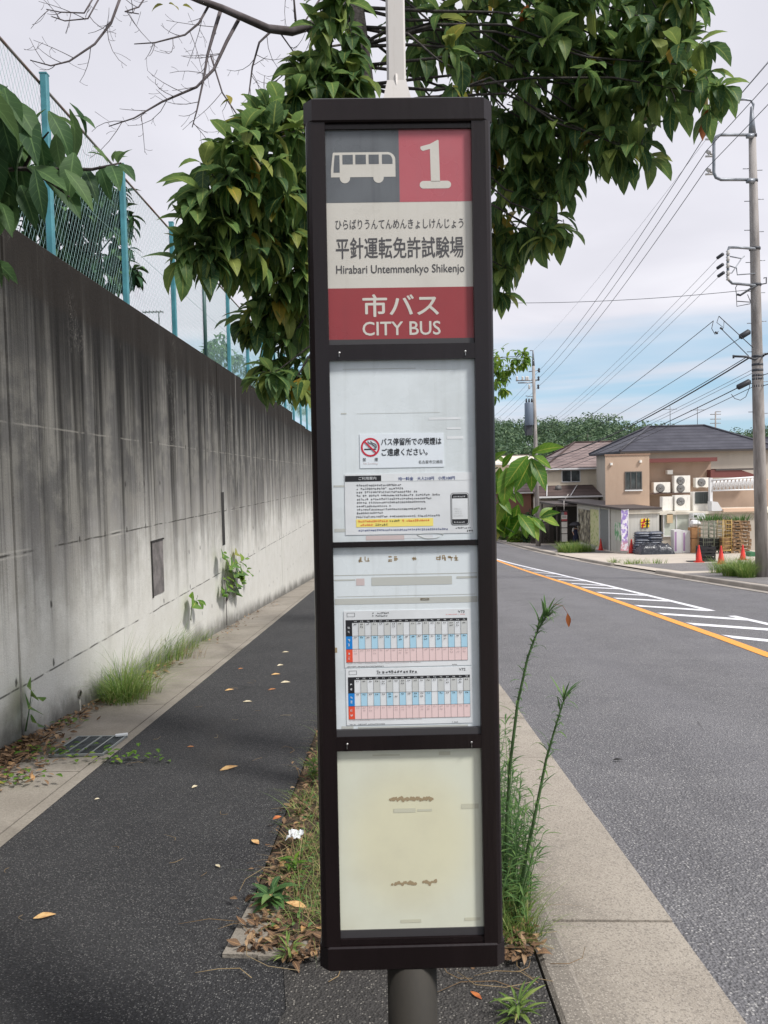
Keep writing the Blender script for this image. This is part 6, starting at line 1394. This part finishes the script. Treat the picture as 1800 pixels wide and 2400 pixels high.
# ------------------------------------------------------------------ utility poles and wires
M_pole = mat('pole_concrete', lin(150, 144, 140), .85, 0, lambda g: g.mix(g.noise(g.scale(g.co(), (3, 3, .5)), 1.6, 5, .65).step(.38, .7), lin(160, 154, 150), lin(118, 112, 108)), lambda g: g.noise(g.co(), 40, 3), bstr=.3)
M_galv = mat('galvanised_steel', lin(142, 146, 152), .45, .5, mottled(lin(150, 154, 160), lin(112, 116, 122), 3))
M_dst = mat('dark_fitting', lin(58, 60, 66), .6)
M_ins = mat('porcelain', lin(198, 194, 190), .3); M_cable = mat('black_cable', lin(44, 46, 52), .6); M_cableg = mat('grey_wire', lin(96, 98, 106), .6)
M_trans = mat('transformer_grey', lin(112, 124, 140), .5, .2)
PX, PYD = 11.3, 23.35
def P1(px, py, Y=PYD): return at(px, py, Y)
zb = gz(PYD, -.05); zt = P1(1760, 315).z
up = empty('utility_pole', Vector((PX, PYD, zb)), 'tall concrete utility pole with wire brackets rising from the grass at the right', 'utility pole', 'concrete utility poles')
top = P1(1763, 315); base = Vector((PX, PYD, zb - .2))
ax = lambda z: base + (top - base) * ((z - base.z) / (top.z - base.z))
mb = MB(); mb.tube([base, ax(3), ax(8), top], [.185, .165, .135, .10], 18); mb.build('shaft', M_pole, up)
mb = MB(); mb.tube([top, top + Vector((-.02, 0, .8))], [.105, .04], 12); mb.tube([P1(1763, 262), P1(1766, 245), P1(1760, 235), P1(1745, 233), P1(1722, 234)], .035, 8); mb.build('tip_cap', M_galv, up)
def yl(mb, pts, r, Y=PYD - .12, n=6): mb.tube([P1(x, y, Y) for x, y in pts], r, n)
mb = MB(); yl(mb, [(1766, 316), (1690, 316), (1678, 321), (1673, 333), (1673, 405), (1678, 416), (1690, 421), (1768, 421)], .045); yl(mb, [(1750, 319), (1766, 319)], .07); yl(mb, [(1750, 424), (1768, 424)], .07); mb.build('wire_bracket', M_galv, up)
for y in (316, 356, 398):
    mb = MB(); a, b = P1(1673, y + 10), P1(1656, y - 2); mb.tube([a, a + (b - a) * .5, a + (b - a) * .55, b], [.03, .03, .06, .05], 8); mb.tube([a + Vector((-.25, 0, 0)), a], .03, 6); mb.build('insulator', [M_ins], up)
mb = MB(); yl(mb, [(1770, 583), (1730, 580), (1708, 580), (1706, 590), (1706, 655), (1716, 664), (1770, 669)], .04); yl(mb, [(1706, 600), (1738, 606), (1745, 600)], .018); yl(mb, [(1738, 606), (1715, 640), (1706, 640)], .016); yl(mb, [(1770, 641), (1728, 644), (1726, 628), (1706, 622)], .018); mb.build('low_voltage_rack', M_galv, up)
for y in (592, 606, 622, 640, 652):
    mb = MB(); c = P1(1706, y, PYD - .2); mb.lathe(c, [(.03, -.06), (.06, -.05), (.035, 0), (.06, .05), (.03, .06)], 10); mb.build('insulator', M_ins, up)
for x, y in ((1688, 600), (1688, 624), (1690, 643)):
    mb = MB(); c = P1(x, y, PYD - .2); mb.tube([c + Vector((-.04, .1, -.03)), c + Vector((.04, -.1, .03))], .05, 8); mb.build('insulator', M_dst, up)
for k in range(9): mb = MB(); z = ax(P1(1770, 395).z - k * 0.9); s_ = 1 if k % 2 else -1; mb.tube([z + Vector((.12 * s_, 0, 0)), z + Vector((.30 * s_, 0, 0))], .012, 5); mb.tube([z + Vector((-.28 * s_, 0, -.05)), z + Vector((.12 * s_, 0, -.05))], .012, 5); mb.build('step_bolt', M_galv, up)
mb = MB()
for y in (318, 424, 583, 668, 836, 855, 868, 880, 888, 905, 1060): c = ax(P1(1775, y).z); mb.lathe(c, [(.16 if y > 500 else .13, -.035), (.16 if y > 500 else .13, .035)], 14)
mb.build('bands', M_dst, up)
mb = MB(); yl(mb, [(1775, 668), (1760, 676), (1735, 692), (1728, 690)], .035); yl(mb, [(1760, 700), (1758, 712), (1727, 718), (1726, 690), (1724, 674), (1730, 664)], .012); yl(mb, [(1728, 706), (1757, 708)], .014); yl(mb, [(1752, 690), (1760, 710)], .012); yl(mb, [(1790, 652), (1796, 650), (1796, 664), (1775, 668)], .02); mb.build('cutout_fittings', M_dst, up)
mb = MB(); yl(mb, [(1719, 835), (1748, 836), (1768, 842), (1790, 834)], .035); yl(mb, [(1719, 832), (1719, 840)], .03); yl(mb, [(1685, 741), (1697, 752), (1765, 815)], .013); yl(mb, [(1692, 772), (1755, 835)], .013); yl(mb, [(1685, 741), (1680, 756), (1696, 768), (1697, 752)], .01); yl(mb, [(1672, 752), (1668, 770), (1676, 784), (1684, 776)], .011); yl(mb, [(1676, 778), (1682, 782)], .03); yl(mb, [(1688, 768), (1694, 772)], .03); mb.build('service_bracket', M_dst, up)
for a_, b_ in (((1735, 790), (1756, 777)), ((1729, 908), (1757, 894))):
    mb = MB(); a, b = P1(*a_), P1(*b_); d = (b - a).normalized() * .06; mb.tube([a - d * .6, a, a + d * .2, b - d * .2, b, b + d * .6], [.02, .07, .085, .085, .07, .02], 12); mb.build('cable_closure', M_cable, up)
# far pole
P2Y = 58.3
def Q2(x, y): return at(1150 + .12056 * x, 800 + .12056 * y, P2Y)
b2 = Vector((11.24, P2Y, gz(P2Y, -.2))); t2 = Q2(830, 480)
fp = empty('utility_pole', b2, 'farther concrete utility pole carrying a grey transformer, beside the sapling', 'utility pole', 'concrete utility poles')
mb = MB(); mb.tube([b2, b2 + (t2 - b2) * .5, t2], [.19, .155, .11], 14); mb.build('shaft', M_pole, fp)
mb = MB(); mb.tube([t2, Q2(825, 180), Q2(800, 178), Q2(760, 180)], [.11, .05, .035, .03], 8); mb.build('tip_cap', M_galv, fp)
mb = MB(); mb.tube([Q2(490, 765), Q2(940, 750)], .05, 5); mb.tube([Q2(530, 808), Q2(830, 800)], .05, 5); mb.tube([Q2(740, 590), Q2(940, 560)], .04, 5); mb.tube([Q2(680, 1060), Q2(830, 1080)], .03, 5); mb.build('crossarm', M_galv, fp)
for x, y in ((510, 720), (620, 720), (690, 720), (720, 720), (930, 720), (925, 880), (750, 880), (940, 560)):
    mb = MB(); c = Q2(x, y); mb.lathe(c, [(.05, -.18), (.09, -.1), (.06, 0), (.09, .08), (.04, .16)], 8); mb.build('insulator', M_ins if x < 800 else M_dst, fp)
mb = MB(); c = Q2(740, 1420); mb.lathe(c + Vector((0, -.1, 0)), [(.30, -.85), (.33, -.8), (.33, .8), (.30, .86), (.1, .9)], 18); tr = mb.build('transformer', M_trans, fp)
for dx in (-.2, 0, .2): mb = MB(); mb.lathe(c + Vector((dx, -.2, .88)), [(.06, 0), (.08, .1), (.05, .2), (.07, .25), (.02, .3)], 8); mb.build('bushing', M_dst, tr)
mb = MB(); mb.cbox(Q2(740, 1700), .55, .5, 1.0, 0, 0, None, .08); mb.tube([Q2(680, 1560), Q2(640, 1700), Q2(700, 1850)], .03, 5); mb.build('switch_box', M_dst, fp)
# hidden pole on the left pavement that the crossing wire runs to
hp = Vector((-.45, 28, gz(28, -.1))); hpo = empty('utility_pole', hp, 'concrete pole hidden behind the bus stop sign where the crossing wire ends', 'utility pole', 'concrete utility poles')
mb = MB(); mb.tube([hp, hp + Vector((0, 0, 10.5))], [.17, .11], 14); mb.build('shaft', M_pole, hpo)
def wire(label, a, b, sag, r, m=None, n=24, group='overhead wires', name='power_line'):
    pts = [a + (b - a) * (i / n) - Vector((0, 0, sag * 4 * (i / n) * (1 - i / n))) for i in range(n + 1)]
    mb = MB(); mb.tube(pts, r, 4, 0, True); o = mb.build(name, m or M_cableg); o.data.transform(Matrix.Translation(-pts[0])); o.location = pts[0]
    return tag(o, label, 'wire', group)
back = lambda p, x=0: Vector((p.x + x, -12, p.z + 2.55))
ORD = ('top', 'middle', 'bottom')
far_t = [(1264, 868), (1263, 886), (1263, 905)]
for i, (s_, e_) in enumerate(zip(((1655, 314), (1655, 354), (1655, 396)), far_t)):
    a = P1(*s_); b = at(*e_, P2Y); wire(f'{ORD[i]} high voltage wire of three between the two poles', a, b, .5, .014)
    wire(f'{ORD[i]} high voltage wire of three rising to the upper right corner', a, back(a, .3), .35, .014)
    wire(f'{ORD[i]} high voltage wire of three beyond the far pole', b, Vector((b.x - .3, 95, b.z - 1.9)), .4, .012)
a = P1(1724, 234); wire('thin earth wire from the hooked tip of the near pole down the road', a, at(1250, 822, P2Y), .4, .006); wire('thin earth wire from the hooked pole tip to the upper right', a, back(a), .3, .006)
for i, (s_, e_) in enumerate(zip(((1688, 600), (1688, 624), (1690, 643)), ((1258, 1010), (1258, 1018), (1258, 1026)))):
    wire(f'{ORD[i]} low voltage wire of three strung from the rack of the near pole', P1(*s_), at(*e_, P2Y), .35, .008, M_cableg)
for s_, e_, sg, r_, m_, lab in (((1672, 752), (1262, 1052), .25, .013, M_cable, 'dark service cable sloping from the small hanging bracket of the near pole'), ((1735, 792), (1262, 1062), .35, .012, M_cable, 'cable running from the upper black closure of the near pole'),
        ((1757, 838), (1262, 1078), .55, .026, M_cable, 'thick black telephone cable below the service bracket'), ((1748, 838), (1262, 1084), .42, .014, M_cable, 'second black cable close along the thick telephone cable'), ((1768, 864), (1262, 1092), .3, .008, M_cableg, 'faint grey wire just below the thick telephone cable'), ((1768, 872), (1262, 1098), .3, .008, M_cableg, 'lower faint grey wire under the thick telephone cable'),
        ((1729, 909), (1262, 1106), .3, .016, M_cable, 'cable running from the lower black closure of the near pole'), ((1768, 905), (1262, 1114), .3, .011, M_cable, 'lowest cable on the near pole, under the lower closure')):
    a = P1(*s_); wire(lab, a, at(*e_, P2Y), sg, r_, m_)
for y, r_, lab in ((834, .03, 'thick telephone cable leaving the near pole towards the right edge'), (880, .012, 'middle cable leaving the near pole towards the right edge'), (905, .012, 'lowest cable leaving the near pole towards the right edge')):
    a = P1(1785, y); wire(lab, a, back(a, .6), .5, r_, M_cable)
wire('lone wire crossing the road from the near pole to behind the tree', P1(1768, 678), hp + Vector((0, 0, 10.2)), .3, .009)
mb = MB(); yl(mb, [(1757, 894), (1757, 908), (1748, 930), (1735, 938), (1722, 934), (1714, 924)], .010); tag(mb.build('cable_loop', M_cable), 'slack loop of black cable hanging under the lower closure', 'cable')
# distant thin pole on the right skyline
dp = at(1677, 1020, 130); mb = MB(); mb.tube([(dp.x, 130, gz(130)), (dp.x, 130, at(1677, 965, 130).z)], [.2, .12], 8); z_ = at(1677, 992, 130).z
for dz in (0, .7, 1.5): mb.tube([(dp.x - .9, 130, z_ + dz), (dp.x + .9, 130, z_ + dz)], .06, 4)
mb.tube([(dp.x, 130, at(1677, 965, 130).z), (dp.x + .9, 130, at(1677, 965, 130).z)], .06, 4); o = mb.build('utility_pole', M_pole); tag(o, 'thin distant pole on the skyline behind the grey tile roof', 'utility pole', 'concrete utility poles')
# antenna behind the fence
an_ = atd(330, 674, 26); mb = MB(); mb.tube([(an_.x + .2, 26, 3.3), (an_.x + .2, 26, an_.z)], .02, 5); mb.tube([(an_.x - .35, 26, an_.z), (an_.x + .35, 26, an_.z)], .02, 4)
for k in range(6): mb.tube([(an_.x - .3 + .12 * k, 25.8, an_.z), (an_.x - .3 + .12 * k, 26.2, an_.z)], .012, 4)
tag(mb.build('tv_antenna', M_dalu), 'small television antenna showing above the wall behind the fence', 'antenna')
# ------------------------------------------------------------------ wooded hill
CREST = [(300, 1030), (700, 1000), (1000, 990), (1158, 983), (1250, 985), (1310, 990), (1392, 979), (1430, 982), (1455, 995), (1500, 1007), (1560, 1022), (1620, 1030), (1690, 1020), (1770, 1016), (1900, 1012), (2400, 1020)]
def hill_z(x, y):
    px = 912 + x * 1800 / 230; cz = 1.5 + (1117 - interp(px, CREST)) * 230 / 1800 - 8.2
    t = min(1, max(0, (y - 118) / 112)); f_ = t * t * (3 - 2 * t)
    if y > 230: f_ = 1 - .4 * min(1, (y - 230) / 120)
    return gz(118) - .2 + (cz - gz(118)) * f_
mb = MB(); gx = frange(-120, 260, 8); gy = frange(112, 350, 8); n = len(gx)
for y in gy:
    for x in gx: mb.v.append((x, y, hill_z(x, y) + 1.2 * mnoise.noise(Vector((x * .05, y * .05, 0))) * (y > 125)))
for i in range(len(gy) - 1):
    for j in range(n - 1): a = i * n + j; mb.f.append((a, a + 1, a + n + 1, a + n)); mb.m.append(0); mb.sm.append(True)
tag(mb.build('hill', M_earth), kind='structure')
M_forest = leaf_mat('hazy_forest_leaf', [(0, lin(72, 96, 74)), (.45, lin(86, 112, 82)), (.8, lin(104, 128, 92)), (1, lin(122, 142, 104))], .3, .6, (84, 108, 70))  # bluish, low contrast greens: distance haze put into the leaf colour
mb = MB(); rr = random.Random(77)
for k in range(760):
    y = 122 + 125 * rr.random() ** .8; x = (rr.uniform(1060, 1860) - 912) * y / 1800
    if k > 520: y = 122 + 115 * rr.random(); x = (rr.uniform(560, 1080) - 912) * y / 1800
    z = hill_z(x, y); h = rr.uniform(5.0, 8.5); r_ = rr.uniform(2.2, 4.0); dens = 170 if k <= 520 else 60
    for i in range(dens):
        v = rvec(rr).normalized() * rr.uniform(.75, 1.05); v.z = v.z * .9 + .15; c = Vector((x, y, z + h * .55)) + Vector((v.x * r_, v.y * r_, v.z * h * .5)); s_ = rr.uniform(.22, .52)
        d1 = rvec(rr).normalized(); nrm = (v.normalized() + rvec(rr) * .7).normalized(); d1 = (d1 - nrm * d1.dot(nrm)).normalized(); d2 = nrm.cross(d1)
        mb.add([c - d1 * s_, c - d2 * s_ * .6, c + d1 * s_, c + d2 * s_ * .6], [(0, 1, 2, 3)])
tag(mb.build('hillside_forest', [M_forest]), kind='stuff')
